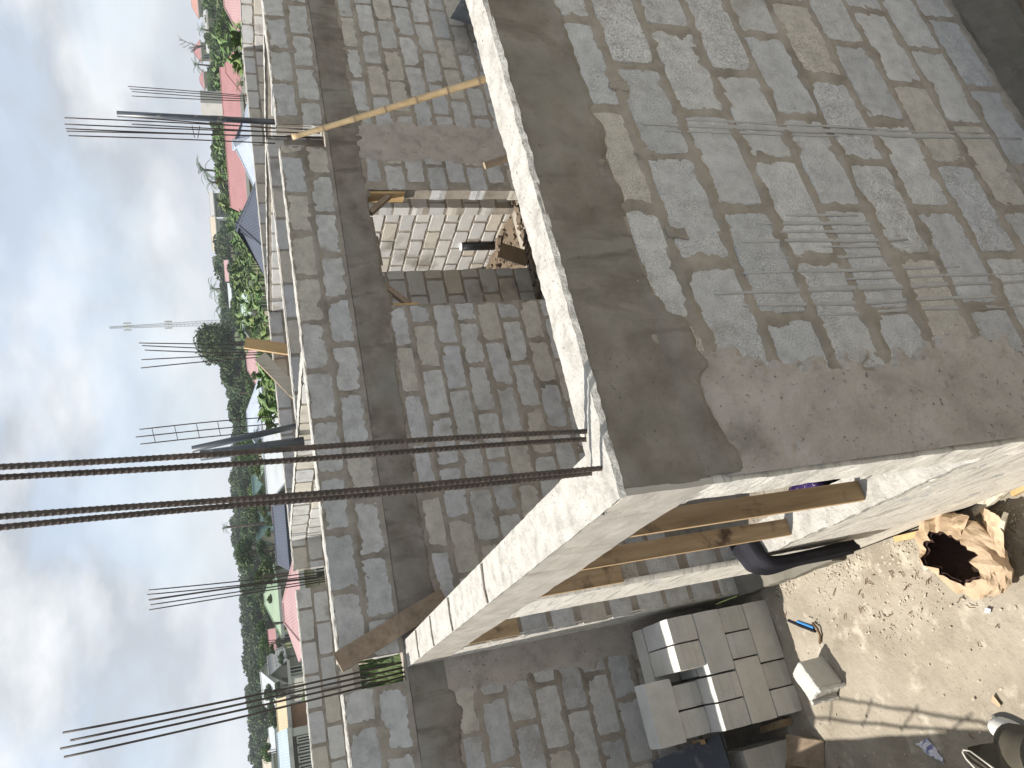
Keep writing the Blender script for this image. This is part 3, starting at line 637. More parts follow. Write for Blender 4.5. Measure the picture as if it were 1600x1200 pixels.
# ------------------------------------------------------------------ cloths
def drape(name, label, path, width, thick, wdir, m, folds, seed, cat='cloth', amp=.012):
    """folded bundle swept along path; width across wdir"""
    path = [Vector(p) for p in path]; n = 40; K = 28; pts = []
    for i in range(n+1):                          # Catmull-Rom
        t = i/n*(len(path)-1); k = min(int(t), len(path)-2); u = t-k
        P0, P1, P2, P3 = path[max(k-1, 0)], path[k], path[k+1], path[min(k+2, len(path)-1)]
        pts.append(.5*((2*P1)+(P2-P0)*u+(2*P0-5*P1+4*P2-P3)*u*u+(3*P1-P0-3*P2+P3)*u**3))
    wd = Vector(wdir).normalized(); v = []; f = []
    for i, p in enumerate(pts):
        d = (pts[min(i+1, n)]-pts[max(i-1, 0)]).normalized(); a_ = (wd-d*wd.dot(d)).normalized(); b_ = d.cross(a_)
        e = 1 if 0 < i < n else .6
        for k in range(K):
            t = 2*math.pi*k/K; x, y = math.cos(t), math.sin(t); x = math.copysign(abs(x)**.6, x); y = math.copysign(abs(y)**.5, y)
            fold = amp*math.sin(x*folds+i*.05+seed)*.6 + .5*amp*noise.noise(Vector((x*3, i*.12, seed)))
            v.append(p + a_*(x*width/2*e*(1+.10*noise.noise(Vector((i*.2, x, seed))))) + b_*(y*thick/2*e+fold))
    for i in range(n):
        for k in range(K): f.append((i*K+k, i*K+(k+1) % K, (i+1)*K+(k+1) % K, (i+1)*K+k))
    f.append(tuple(range(K-1, -1, -1))); f.append(tuple(range(n*K, (n+1)*K)))
    o = link(name, mesh(name, v, f), m, smooth=True); return tag(o, label, cat)
drape('black_cloth', 'black folded cloth hanging over the sunlit window sill', [(.13, 1.80, 1.085), (.05, 1.76, 1.10), (-.05, 1.72, 1.07), (-.07, 1.70, .96), (-.06, 1.69, .72), (-.055, 1.70, .47)], .21, .045, (0,1,0), 'cloth_black', 13, 2, amp=.026)
drape('purple_cloth', 'purple striped cloth bundled over the inner edge of the sill', [(.135, 1.12, 1.085), (.18, 1.13, 1.09), (.235, 1.14, 1.02), (.24, 1.14, .84), (.235, 1.15, .70)], .26, .05, (0,1,0), 'cloth_purple', 12, 5, amp=.016)
v, f = rough_box(.10, .16, .60, .74, 1.06, 1.10, .02, .014, 16); tag(link('mortar_crumb', mesh('mortar_crumb', v, f), 'topping'), 'white lump of mortar on the sill by the near prop', 'rubble')

# ------------------------------------------------------------------ block stack in the yard
ZG = -.085
for m_ in NEWB: m_.materials.append(MT['block_new'])
def stacked(x0, x1, y0, y1, layer, label, tilt=0):
    root = empty('concrete_block', ((x0+x1)/2, (y0+y1)/2, ZG+.225*layer), label, 'block', 'blocks stacked in the yard corner')
    r = random.Random(int(x0*1000)+layer)
    v, f = rough_box(x0, x1, y0, y1, ZG+.225*layer+.001, ZG+.225*(layer+1)-.002, .05, .0012, 14, bev=.003)
    o = link('body', mesh('body', v, f), 'block_new'); loc_mesh(o, root)
    if x1-x0 < .3:                                # block end: shallow grooves at the mould marks
        for k in (.28, .72):
            mb = MB(); xx = x0; zz = ZG+.225*layer+.225*k
            mb.box(x0+.006, x1-.006, y0-.0035, y0+.004, zz-.006, zz+.006); loc_mesh(mb.build('mould_rib', 'block_new'), root)
    return root
YF = 3.44
S = [(-.545,-.10,YF,YF+.19,0,'long block at the bottom right of the stack front'), (-.738,-.553,YF+.01,YF+.455,0,'block end, bottom layer, second from the left of the stack'), (-.93,-.745,YF-.005,YF+.44,0,'block end at the bottom left corner of the stack'),
     (-.285,-.10,YF+.005,YF+.45,1,'block end, second layer, at the right edge of the stack'), (-.478,-.292,YF-.004,YF+.446,1,'block end, second layer, in the middle of the stack'), (-.935,-.486,YF,YF+.19,1,'long block in the second layer on the stack left'),
     (-.545,-.098,YF-.005,YF+.185,2,'long block in the third layer on the stack right'), (-.738,-.556,YF,YF+.45,2,'sunlit-topped block end, third layer, left of the stack middle'), (-.935,-.746,YF+.008,YF+.455,2,'sunlit-topped block end, third layer, at the stack left edge'),
     (-.285,-.098,YF,YF+.45,3,'top right block of the stack, end on'), (-.478,-.292,YF+.006,YF+.455,3,'top block of the stack next to its gap, end on'),
     (-.738,-.562,YF+.22,YF+.66,3,'set-back block end, fourth layer, beside the gap in the stack'), (-.935,-.748,YF+.215,YF+.655,3,'set-back block end, fourth layer, left edge of the stack'),
     (-.955,-.505,YF+.20,YF+.39,4,'highest long block lying on the left of the stack'),
     (-.54,-.098,YF+.47,YF+.655,0,'hidden rear block, bottom layer of the stack'), (-.54,-.098,YF+.47,YF+.655,1,'hidden rear block, second layer of the stack'), (-.54,-.098,YF+.47,YF+.655,2,'rear block, third layer of the stack, against the wall'),
     (-.54,-.098,YF+.47,YF+.655,3,'rear block on the top right of the stack, against the wall'),
     (-.54,-.098,YF+.20,YF+.455,0,'inner block, bottom layer behind the right front of the stack'), (-.935,-.486,YF+.20,YF+.455,1,'inner block, second layer behind the left front of the stack'), (-.54,-.098,YF+.20,YF+.455,2,'inner block, third layer behind the right front of the stack'),
     (-.935,-.56,YF+.47,YF+.655,0,'rear left block, bottom layer against the wall'), (-.935,-.56,YF+.47,YF+.655,1,'rear left block, second layer against the wall'), (-.935,-.56,YF+.47,YF+.655,2,'rear left block, third layer against the wall')]
for a_ in S: stacked(*a_)
# loose half block with a broken hollow end
mt_ = Matrix.Translation((-.72, 2.98, ZG+.005)) @ Matrix.Rotation(math.radians(30), 4, 'Z')
root = empty('broken_block', mt_.translation, 'loose half concrete block on the sunlit ground, casting a shadow', 'block')
v, f = rough_box(-.115, .115, -.07, .09, 0, .22, .02, .005, 16, mt_, bev=.008); loc_mesh(link('body', mesh('body', v, f), 'block_new'), root)
v, f = rough_box(-.135, -.113, -.07, -.045, .0, .22, .012, .005, 25, mt_); loc_mesh(link('broken_lip', mesh('broken_lip', v, f), 'block_new'), root)
v, f = rough_box(-.135, -.113, .065, .09, .0, .22, .012, .005, 25, mt_); loc_mesh(link('broken_lip', mesh('broken_lip', v, f), 'block_new'), root)

# ------------------------------------------------------------------ litter in the yard
def G(x, y, z=ZG): return onz(x, y, z)
def up(p, dz): return Vector((p.x, p.y, p.z+dz))
root = empty('plastic_strip', G(1254, 978), 'black strip with bright blue edge lying on the ground', 'strip')
p, q = up(G(1234, 969), .012), up(G(1276, 986), .012); d = (q-p).normalized(); sd_ = Vector((d.y, -d.x, 0))
mb = MB(); mb.tube([p, p.lerp(q, .5)+Vector((0,0,.008)), q], .011, 8); loc_mesh(mb.build('strip', 'cloth_black'), root)
mb = MB(); mb.tube([p.lerp(q, .35)-sd_*.02, p.lerp(q, .95)-sd_*.022], .009, 7); loc_mesh(mb.build('blue_edge', 'blue_plastic'), root)
mb = MB(); mb.tube([up(G(1272, 973), .012), up(G(1280, 981), .018), up(G(1284, 992), .014), up(G(1283, 1005), .012)], .009, 7)
tag(mb.build('bent_rod', 'twig', smooth=True), 'short bent dark rod beside the blue-edged strip', 'rod')
# torn brown cement bag, mouth up
cx = G(1528, 855); n, K = 16, 48; v = []; f = []
def bagpt(i, k, inner=0):
    t = i/n; a_ = 2*math.pi*k/K; rad_ = (.06+.19*math.sin(math.pi*min(1, t*.80+.04))**.7)*(1 if t < .6 else 1-.35*(t-.6)) - inner
    crump = .05*abs(noise.noise(Vector((math.cos(a_)*2.6, math.sin(a_)*2.6, t*3))))-.02+.020*noise.noise(Vector((math.cos(a_)*5, math.sin(a_)*5, t*6)))+.007*noise.noise(Vector((math.cos(a_)*15, math.sin(a_)*15, t*11)))
    z = .22*t**.9 + (.06*noise.noise(Vector((math.cos(a_)*3, math.sin(a_)*3, 7)))+.012*noise.noise(Vector((math.cos(a_)*7, math.sin(a_)*7, 2))))*t**2
    if t > .8: rad_ += .05*(t-.8)/.2*noise.noise(Vector((math.cos(a_)*2.5, math.sin(a_)*2.5, 4)))
    x, y = (rad_+crump)*1.15*math.cos(a_), (rad_+crump)*.85*math.sin(a_)
    return Vector((cx.x+x*.8-y*.5-.02, cx.y+x*.6+y*.9, ZG+.004+z))
bag = empty('cement_bag', (cx.x, cx.y, ZG), 'torn brown paper cement bag gaping open near the wall foot', 'bag')
for nm, inn, m_ in (('paper', 0, 'paper_brown'), ('mouth_shade', .016, 'bag_shade')):  # near-black inner shell paints the shade inside the bag's mouth
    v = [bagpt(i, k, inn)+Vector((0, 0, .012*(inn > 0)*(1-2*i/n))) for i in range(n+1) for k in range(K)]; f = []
    for i in range(n):
        for k in range(K): f.append((i*K+k, i*K+(k+1) % K, (i+1)*K+(k+1) % K, (i+1)*K+k))
    f.append(tuple(range(K-1, -1, -1))); loc_mesh(link(nm, mesh(nm, v, f), m_, smooth=False), bag)
def flap(name, label, corners, m, amp, n=12, lift=.02, root=None, cat='paper'):
    c = [Vector(p) for p in corners]; v = []; f = []
    for j in range(n+1):
        for i in range(n+1):
            a_, b_ = i/n, j/n; p = (c[0]*(1-a_)+c[1]*a_)*(1-b_)+(c[3]*(1-a_)+c[2]*a_)*b_
            h = amp*(nz(p, 9)+.6*nz(p, 21)+.3*nz(p, 47)); v.append(p+Vector((h*.4, h*.3, abs(h)+lift*math.sin(math.pi*a_)*math.sin(math.pi*b_))))
    for j in range(n):
        for i in range(n): k = j*(n+1)+i; f.append((k, k+1, k+n+2, k+n+1))
    o = link(name, mesh(name, v, f), m, smooth=False)
    if root is not None: loc_mesh(o, root); return o
    return tag(o, label, cat)
flap('torn_flap', '', [up(G(1545, 790), .05), up(G(1600, 800), .16), up(G(1600, 880), .12), up(G(1555, 880), .05)], 'paper_brown', .05, root=bag)
flap('torn_flap', '', [up(G(1480, 868), .02), up(G(1560, 895), .03), up(G(1555, 905), .005), up(G(1500, 900), .005)], 'paper_brown', .03, root=bag)
flap('torn_flap', '', [up(G(1483, 806), .12), up(G(1545, 830), .20), up(G(1550, 800), .16), up(G(1500, 795), .08)], 'paper_brown', .04, root=bag)
flap('crumpled_wrapper', 'crumpled white and blue wrapper in the yard shadow', [G(1433, 1163), G(1452, 1153), G(1478, 1190), G(1462, 1184)], 'paper_white', .035, lift=.045, cat='wrapper')
flap('cardboard_scrap', 'small torn cardboard scrap near the shoe', [up(G(1549, 1095), .004), up(G(1556, 1084), .02), up(G(1568, 1101), .02), up(G(1562, 1105), .004)], 'paper_brown', .01, 5, .0, cat='cardboard')
flap('paper_scrap', 'tiny pale paper scrap on the open sunlit ground', [up(G(1541, 957), .01), up(G(1544, 949), .02), up(G(1553, 951), .015), up(G(1550, 958), .01)], 'paper_white', .008, 4, .0)
SC = [((1403, 842), (1463, 828), .035, 'timber_new', 'pale split stick nearest the wall foot below the bag'), ((1448, 884), (1482, 862), .06, 'timber_pale', 'flat pale wood scrap beside the bag bottom'),
      ((1502, 875), (1508, 908), .03, 'timber_old', 'short dark wood scrap sticking out under the bag'), ((1455, 812), (1482, 826), .035, 'timber_new', 'short timber piece leaning at the bag edge'),
      ((1527, 800), (1605, 745), .05, 'timber_pale', 'long pale batten behind the bag against the wall'), ((1566, 842), (1612, 800), .05, 'timber_pale', 'pale batten lying over the bag at the frame edge'),
      ((1582, 762), (1612, 748), .09, 'timber_new', 'fresh yellow timber block at the frame edge by the wall')]
for i, (p, q, wd, m_, lb) in enumerate(SC): board(up(G(*p), .02), up(G(*q), .03 + (.16 if i in (5,) else .05 if i == 4 else 0)), (d.y, 1, 0), wd, .022, m_, lb, 'wood_scrap', 'wood')
# loose stones, chips and twigs
mb = MB(); r_ = random.Random(21)
ico = [(0,0,1), (.9,0,.3), (.28,.85,.3), (-.72,.53,.3), (-.72,-.53,.3), (.28,-.85,.3), (.3,.3,-.6), (-.4,0,-.6)]
icf = [(0,1,2), (0,2,3), (0,3,4), (0,4,5), (0,5,1), (1,6,2), (2,6,7,3), (3,7,4), (4,7,5), (5,7,6,1)]
for i in range(2400):
    if i < 1500: y = r_.uniform(.2, 3.3); x = -abs(r_.gauss(0, .13))-.02
    elif i < 1900: x, y = r_.gauss(-.32, .16), r_.gauss(2.1, .35)
    else: x, y = r_.uniform(-1.6, -.05), r_.uniform(.3, 3.6)
    if x > -.03: continue
    s = r_.choice((.003, .003, .004, .004, .005, .006, .008, .011))
    mt_ = Matrix.Translation((x, y, ZG+s*.3)) @ Matrix.Rotation(r_.uniform(0, 6), 4, 'Z') @ Matrix.Rotation(r_.uniform(-.8, .8), 4, 'X') @ Matrix.Diagonal((s*r_.uniform(.7, 1.5), s*r_.uniform(.6, 1.1), s*r_.uniform(.4, .8), 1))
    mb.add([mt_ @ Vector(p) for p in ico], icf)
mb.build('loose_stones', 'gravel', kind='stuff')['label'] = 'loose stones and mortar chips scattered on the yard'
mb = MB()
for i in range(46):
    x, y = (r_.gauss(-.3, .2), r_.gauss(1.8, .5)) if i < 30 else (r_.uniform(-1.5, -.1), r_.uniform(.4, 3.4))
    a_ = r_.uniform(0, 3.1); ln = r_.uniform(.02, .07); k = r_.uniform(-.02, .02)
    mb.tube([(x, y, ZG+.012), (x+ln*math.cos(a_)*.5-k, y+ln*math.sin(a_)*.5+k, ZG+.018), (x+ln*math.cos(a_), y+ln*math.sin(a_), ZG+.012)], .0028, 5)
mb.build('twigs', 'twig', kind='stuff')['label'] = 'short twigs and wire ends scattered on the yard'
# dark box and offcuts left of the stack
A1, A2 = Vector((-.955, 3.70, .50)), Vector((-1.06, 4.14, .90)); AX = Vector((-1, -.08, 0)).normalized()
root = empty('navy_panel', (A1.x-.25, A1.y, ZG), 'scuffed navy coated panel leaning at the lower left of the block stack', 'panel')
def quad_slab(c, th):
    n_ = (c[1]-c[0]).cross(c[3]-c[0]).normalized()*th; return [*c, *[p-n_ for p in c]], [(0,1,2,3), (7,6,5,4), (0,4,5,1), (1,5,6,2), (2,6,7,3), (3,7,4,0)]
c = [A1, A1+AX*.5, A2+AX*.5, A2]; v, f = quad_slab(c, .02); loc_mesh(link('board', mesh('board', v, f), 'panel_navy'), root)
u_ = Vector((0, 0, .012)); c = [A1+AX*.09+u_, A1+AX*.5+u_, A2+AX*.5+u_, A2+AX*.10+u_]; v, f = quad_slab(c, .011); loc_mesh(link('upper_sheet', mesh('upper_sheet', v, f), 'sheet_metal'), root)
p_ = A1.lerp(A2, .30); v, f = rough_box(p_.x-.02, p_.x+.012, p_.y-.09, p_.y+.09, p_.z-.004, p_.z+.008, .02, .006, 24); loc_mesh(link('chipped_edge', mesh('chipped_edge', v, f), 'timber_new'), root)
for k, (x_, y_) in enumerate([(-1.32, 3.78), (-1.32, 3.99)]):
    for l_ in range(2):
        r_o = empty('concrete_block', (x_, y_, ZG+.225*l_), ['bottom','top'][l_]+' '+['front','rear'][k]+' concrete block hidden under the navy panel', 'block', 'blocks under the navy panel')
        v, f = rough_box(x_-.21, x_+.21, y_-.09, y_+.09, ZG+.225*l_+.001, ZG+.225*(l_+1)-.002, .06, .0012, 14); loc_mesh(link('body', mesh('body', v, f), 'block_new'), r_o)
board(up(G(1238, 1126), .05), up(G(1168, 1140), .05)+Vector((0, -.35, 0)), (0, 0, 1), .10, .05, 'timber', 'dark timber offcut on the ground left of the stack', 'timber_offcut', 'wood')
def slab(px, rot, sx, sz, lean, label, m='plywood'):
    p = G(*px); mt_ = Matrix.Translation((p.x, p.y, ZG)) @ Matrix.Rotation(rot, 4, 'Z') @ Matrix.Rotation(lean, 4, 'X')
    v, f = rough_box(-sx/2, sx/2, -.01, .01, 0, sz, .06, .003, 6, mt_); return tag(link('plywood_offcut', mesh('plywood_offcut', v, f), m), label, 'board')
slab((1262, 1192), .5, .26, .30, -.6, 'plywood offcut leaning in the shadow at the lower frame edge')
slab((1288, 1180), -.5, .22, .26, -.75, 'greyish plywood offcut nearest the sunlit edge of the shadow', 'timber_old')
slab((1232, 1200), .3, .30, .22, -.45, 'plywood offcut partly cut off by the lower frame edge')

# ------------------------------------------------------------------ houses beyond the site
def prism(poly, th=.10):
    n = len(poly); v = [Vector(p) for p in poly]+[Vector(p)-Vector((0, 0, th)) for p in poly]
    f = [tuple(range(n)), tuple(range(2*n-1, n-1, -1))]+[(i, i+n, (i+1) % n+n, (i+1) % n) for i in range(n)]
    return v, f
def house(label, xe, yl, yr, xr, D, kind, roof, wall, dep=7, yaw=0, wins=3, ov=.45, frame='wall_white', win_h=1.0, win_z=-1.7, hipin=None, arch=False, name='house', group=None):
    yc = (yl+yr)/2; pe = at(xe, yc, D); W = abs((at(xe, yl, D)-at(xe, yr, D)).length)*math.cos(0) - 2*ov*.5
    az = math.atan2(pe.x-CAM.x, pe.y-CAM.y); pr = at(xr, yc, D+dep*.5); ze = pe.z; RH = max(.5, pr.z-ze)
    zg = hter(pe.x, pe.y)-.4; root = empty(name, (pe.x, pe.y, zg), label, 'house', group, -az+yaw)
    H = ze-zg; hw = W/2
    def part(nm, mb, m, par=root): return mb.build(nm, m, par)
    mb = MB(); mb.box(-hw, hw, 0, dep, 0, H)
    if kind == 'front': mb.add(*[( [(-hw, 0, H), (hw, 0, H), (0, 0, H+RH*.93), (-hw, dep, H), (hw, dep, H), (0, dep, H+RH*.93)], [(0,1,2), (5,4,3), (0,2,5,3), (2,1,4,5)] )][0])
    if kind == 'side': mb.add([(-hw, 0, H), (-hw, dep, H), (-hw, dep/2, H+RH*.93), (hw, 0, H), (hw, dep, H), (hw, dep/2, H+RH*.93)], [(0,1,2), (5,4,3), (0,2,5,3), (2,1,4,5)])
    part('wall', mb, 'wall_'+wall)
    o = ov; mb = MB(); e = .06
    ex = -o*RH/(dep/2)
    if kind == 'side':
        rl = [(-hw-o, dep/2, H+RH), (hw+o, dep/2, H+RH)]
        for p in ([(-hw-o, -o, H+ex+e), (hw+o, -o, H+ex+e), rl[1], rl[0]], [(hw+o, dep+o, H+ex+e), (-hw-o, dep+o, H+ex+e), rl[0], rl[1]]): mb.add(*prism(p))
    elif kind == 'front':
        ex = -o*RH/hw; rl = [(0, -o, H+RH), (0, dep+o, H+RH)]
        for p in ([(-hw-o, dep+o, H+ex+e), (-hw-o, -o, H+ex+e), rl[0], rl[1]], [(hw+o, -o, H+ex+e), (hw+o, dep+o, H+ex+e), rl[1], rl[0]]): mb.add(*prism(p))
    elif kind == 'hip':
        hi = hipin if hipin is not None else min(dep/2, hw*.7)
        rl = [(-hw+hi, dep/2, H+RH), (hw-hi, dep/2, H+RH)]; c = [(-hw-o, -o, H+ex+e), (hw+o, -o, H+ex+e), (hw+o, dep+o, H+ex+e), (-hw-o, dep+o, H+ex+e)]
        for p in ([c[0], c[1], rl[1], rl[0]], [c[2], c[3], rl[0], rl[1]], [c[1], c[2], rl[1]], [c[3], c[0], rl[0]]): mb.add(*prism(p))
    elif kind == 'mono':
        rl = [(-hw-o, dep+o, H+RH), (hw+o, dep+o, H+RH)]; mb.add(*prism([(-hw-o, -o, H+e), (hw+o, -o, H+e), rl[1], rl[0]]))
    rf = part('roof', mb, 'roof_'+roof)
    mb = MB(); mb.tube(rl, .07, 6); part('ridge_cap', mb, 'roof_'+roof, rf)
    if kind == 'hip':
        for cc_, rr_ in ((c[0], rl[0]), (c[1], rl[1])): mb = MB(); mb.tube([cc_, rr_], .06, 6); part('hip_cap', mb, 'roof_'+roof, rf)
    mb = MB(); mb.box(-hw-o, hw+o, -o-.03, -o, H+ex-.14, H+ex+.08); part('fascia', mb, 'wall_white' if roof != 'navy' else 'roof_navy', rf)
    for k in range(wins):
        cx_ = -hw + W*(k+.5)/wins; wz = H+win_z; ww = min(1.3, W/wins*.45)
        mb = MB()
        if arch:
            mb.box(cx_-ww/2, cx_+ww/2, -.03, .05, wz-.6, wz+win_h*.4); mb.tube([(cx_, -.03, wz+win_h*.4), (cx_, .05, wz+win_h*.4)], ww/2, 12); part('arch', mb, 'glass_dark'); continue
        fr = MB(); t = .07
        for b_ in ((-ww/2-t, ww/2+t, wz-t, wz), (-ww/2-t, ww/2+t, wz+win_h, wz+win_h+t), (-ww/2-t, -ww/2, wz, wz+win_h), (ww/2, ww/2+t, wz, wz+win_h), (-.03, .03, wz, wz+win_h)):
            fr.box(cx_+b_[0], cx_+b_[1], -.07, .02, b_[2], b_[3])
        fo = part('window', fr, frame); pn = MB(); pn.box(cx_-ww/2, cx_+ww/2, -.025, .01, wz, wz+win_h); part('pane', pn, 'glass_dark', fo)
    return root
house('pale tan roofed house at the far left edge behind the site', 424, 1240, 1153, 411, 78, 'hip', 'tan', 'white', 8, wins=2)
house('low dark house with pale blue roof at the far left edge', 453, 1236, 1144, 441, 46, 'side', 'skyblue', 'dark', 6, wins=5, win_h=.7, win_z=-1.2)
house('long house with yellow roof and dark arches at the left', 449, 1146, 1094, 436, 50, 'side', 'yellow', 'peach', 6, wins=3, arch=True)
house('small white building between the trees at the far left', 431, 1172, 1138, 424, 70, 'mono', 'white', 'white', 5, wins=2, win_h=.8, win_z=-1.3)
house('white house with pale pointed gable left of the green roof', 425, 1072, 1024, 407, 82, 'front', 'white', 'white', 9, .35, wins=2)
house('greyish house with low mauve gable below the white gable', 436, 1066, 1036, 420, 66, 'front', 'grey', 'block', 7, -.2, wins=1)
house('light green hip roof above the pink hip roof', 436, 990, 918, 415, 60, 'hip', 'green', 'block', 8, -.25, wins=2)
house('red and white shed beside the light green roof', 431, 1012, 985, 420, 74, 'side', 'red', 'white', 5, wins=1)
house('pink hip roof with wide slopes behind the notch rebars', 470, 1006, 866, 442, 33, 'hip', 'pink', 'cream', 8, .12, wins=3)
house('low long house with dark navy roof and row of small windows', 447, 884, 784, 435, 42, 'side', 'navy', 'cream', 5, -.1, wins=6, win_h=.5, win_z=-.85)
house('teal gabled house standing among the trees', 424, 854, 822, 401, 92, 'front', 'teal', 'cream', 7, -.5, wins=1)
house('small white building high among the trees', 394, 862, 832, 388, 120, 'mono', 'white', 'white', 5, wins=1)
house('pale pink sheet roof in front of the white gable house', 438, 798, 716, 422, 48, 'side', 'pink', 'white', 5, .25, wins=2)
house('white gable house with green framed windows', 419, 773, 722, 403, 60, 'front', 'green', 'white', 8, -.1, wins=2, frame='frame_green')
house('teal roof peeping from behind the white gable house', 414, 792, 760, 396, 78, 'front', 'teal', 'white', 7, -.3, wins=1)
house('large white sheet roof just behind the grey pipes', 441, 748, 628, 411, 40, 'side', 'white', 'white', 8, .3, wins=3)
house('pale blue roof with dark vent behind the banana leaves', 411, 712, 588, 386, 68, 'hip', 'bluewhite', 'white', 9, .1, wins=3)
house('dusty pink roof below the big dark tree', 402, 606, 528, 386, 74, 'hip', 'pink', 'cream', 8, wins=3)
house('pale mint gable roof above the banana plants', 391, 492, 444, 376, 66, 'side', 'mint', 'cream', 7, .35, wins=2)
house('small tan roofed house right of the yellow board', 409, 527, 500, 398, 50, 'front', 'tan', 'cream', 5, wins=1)
house('pointed slate grey gable roof above the far wall', 406, 386, 282, 368, 36, 'hip', 'slate', 'white', 5, .25, wins=2, hipin=1.4)
house('white and pale blue gable roof beside the slate roof', 397, 298, 212, 366, 48, 'hip', 'bluewhite', 'white', 6, -.35, wins=2, hipin=1.6)
house('long red sheet roof behind the tall thin rebars', 379, 335, 112, 353, 62, 'side', 'red', 'cream', 9, -.05, wins=8)
house('red hip roofed wing right of the long red roof', 374, 140, 78, 353, 58, 'hip', 'red', 'cream', 7, wins=3)
house('pink hip roof at the upper right corner above sunlit wall', 375, 62, -70, 350, 50, 'hip', 'pink', 'cream', 8, wins=5)
house('white house with flat tan roof on the far hill', 338, 392, 340, 330, 170, 'side', 'tan', 'white', 9, wins=4, win_h=1.4, win_z=-2.2)
house('grey gable end beside the white house on the far hill', 334, 341, 300, 328, 172, 'side', 'grey', 'grey', 9, wins=3, win_h=1.4, win_z=-2.4)
house('red roof near the bare tree on the skyline', 313, 97, 64, 303, 190, 'hip', 'red', 'cream', 9, wins=2)
house('long beige house below the skyline at the far right', 325, 82, 18, 320, 150, 'mono', 'grey', 'cream', 8, wins=5, win_h=1.3, win_z=-2)
house('orange red roof on the skyline at the right edge', 308, 28, -20, 299, 205, 'hip', 'orange', 'cream', 9, wins=2)
house('small red roof on the skyline above the palms', 318, 140, 110, 312, 200, 'hip', 'red', 'cream', 8, wins=2)
house('red and white roofs far up the green slope', 357, 438, 408, 351, 140, 'side', 'pink', 'white', 7, wins=2)
house('pale roof by the far slope under the palms', 362, 480, 444, 357, 130, 'side', 'white', 'white', 6, wins=2)
# white gate pillars at the far right
p = at(338, 62, 146); 
# water tank tower: white box in the trees
p = at(347, 162, 75); mb = MB(); mb.box(-.6, .6, -.6, .6, -.05, 1.5); root = empty('water_tank', (p.x, p.y, hter(p.x, p.y)), 'white water tank box above the red roof ridge', 'tank')
mb = MB(); hz_ = p.z-root.location.z; mb.box(-.7, .7, -.7, .7, hz_, hz_+1.7); mb.build('tank', 'wall_white', root)
for sx in (-.55, .55):
    for sy in (-.55, .55): mb = MB(); mb.box(sx-.07, sx+.07, sy-.07, sy+.07, 0, hz_); mb.build('leg', 'wall_grey', root)
# sand heap and low walls at the left
p = at(450, 1030, 40); n = 16; v = []; f = []
for j in range(n+1):
    for i in range(n+1):
        x, y = -1+2*i/n, -1+2*j/n; v.append((x*3, y*1.8, 1.5*max(0, 1-math.hypot(x, y))**.8+.15*nz((x*3, y*3, 3))))
for j in range(n):
    for i in range(n): k = j*(n+1)+i; f.append((k, k+1, k+n+2, k+n+1))
o = link('sand_heap', mesh('sand_heap', v, f), 'sand', smooth=True); o.location = (p.x, p.y, hter(p.x, p.y)-.15); tag(o, 'pale sand heap left of the pink hip roof', 'heap')

# radio mast
pb = at(345, 504, 260); pt = at(171, 510, 260); zb = hter(pb.x, pb.y); Hm = pt.z-zb
mast = empty('radio_mast', (pb.x, pb.y, zb), 'slender lattice radio mast on the skyline beside the big tree', 'mast')
def leg(k, z): w_ = 1.05*(1-.7*z/Hm); a_ = 2*math.pi*k/3; return Vector((w_*math.cos(a_), w_*math.sin(a_), z))
for k in range(3): mb = MB(); mb.tube([leg(k, 0), leg(k, Hm*.5), leg(k, Hm)], .07, 5); mb.build('leg', 'mast_metal', mast)
mb = MB(); ns = 30
for s in range(ns):
    for k in range(3): mb.tube([leg(k, Hm*s/ns), leg((k+1) % 3, Hm*(s+1)/ns)], .035, 4); mb.tube([leg(k, Hm*(s+1)/ns), leg((k+1) % 3, Hm*(s+1)/ns)], .03, 4)
mb.build('lattice', 'mast_metal', mast)
for fz in (.86, .53):
    for k in range(6):
        a_ = k*math.pi/3; mb = MB(); c = Vector((1.2*math.cos(a_), 1.2*math.sin(a_), Hm*fz)); mb.box(c.x-.18, c.x+.18, c.y-.18, c.y+.18, c.z-1, c.z+1); mb.tube([(0, 0, c.z), c], .05, 4); mb.build('antenna', 'wall_white', mast)

# ------------------------------------------------------------------ vegetation
def crown_mesh(name, n, seed, leaf, m, flat=.75, clumps=26):
    r = np.random.default_rng(seed)
    cdir = r.normal(size=(clumps, 3)); cdir /= np.linalg.norm(cdir, axis=1)[:, None]; cdir[:, 2] = np.abs(cdir[:, 2])*1.1-.35
    cpos = cdir*r.uniform(.45, .8, (clumps, 1)); crad = r.uniform(.2, .38, clumps)
    ci = r.integers(0, clumps, n); d = r.normal(size=(n, 3)); d /= np.linalg.norm(d, axis=1)[:, None]
    p = cpos[ci]+d*(crad[ci]*r.uniform(.55, 1.05, n)**.5)[:, None]; p[:, 2] *= flat
    a = r.normal(size=(n, 3)); a /= np.linalg.norm(a, axis=1)[:, None]
    nrm = d*.6+r.normal(size=(n, 3))*.5; b = np.cross(nrm, a); b /= np.linalg.norm(b, axis=1)[:, None]; a = np.cross(b, nrm); a /= np.linalg.norm(a, axis=1)[:, None]
    s = leaf*r.uniform(.6, 1.4, (n, 1))
    v = np.concatenate([p-a*s, p+b*s*.55, p+a*s, p-b*s*.55], 1).reshape(-1, 3); f = np.arange(4*n).reshape(-1, 4)
    me = mesh(name, v.tolist(), f.tolist()); me.materials.append(MT[m]); return me
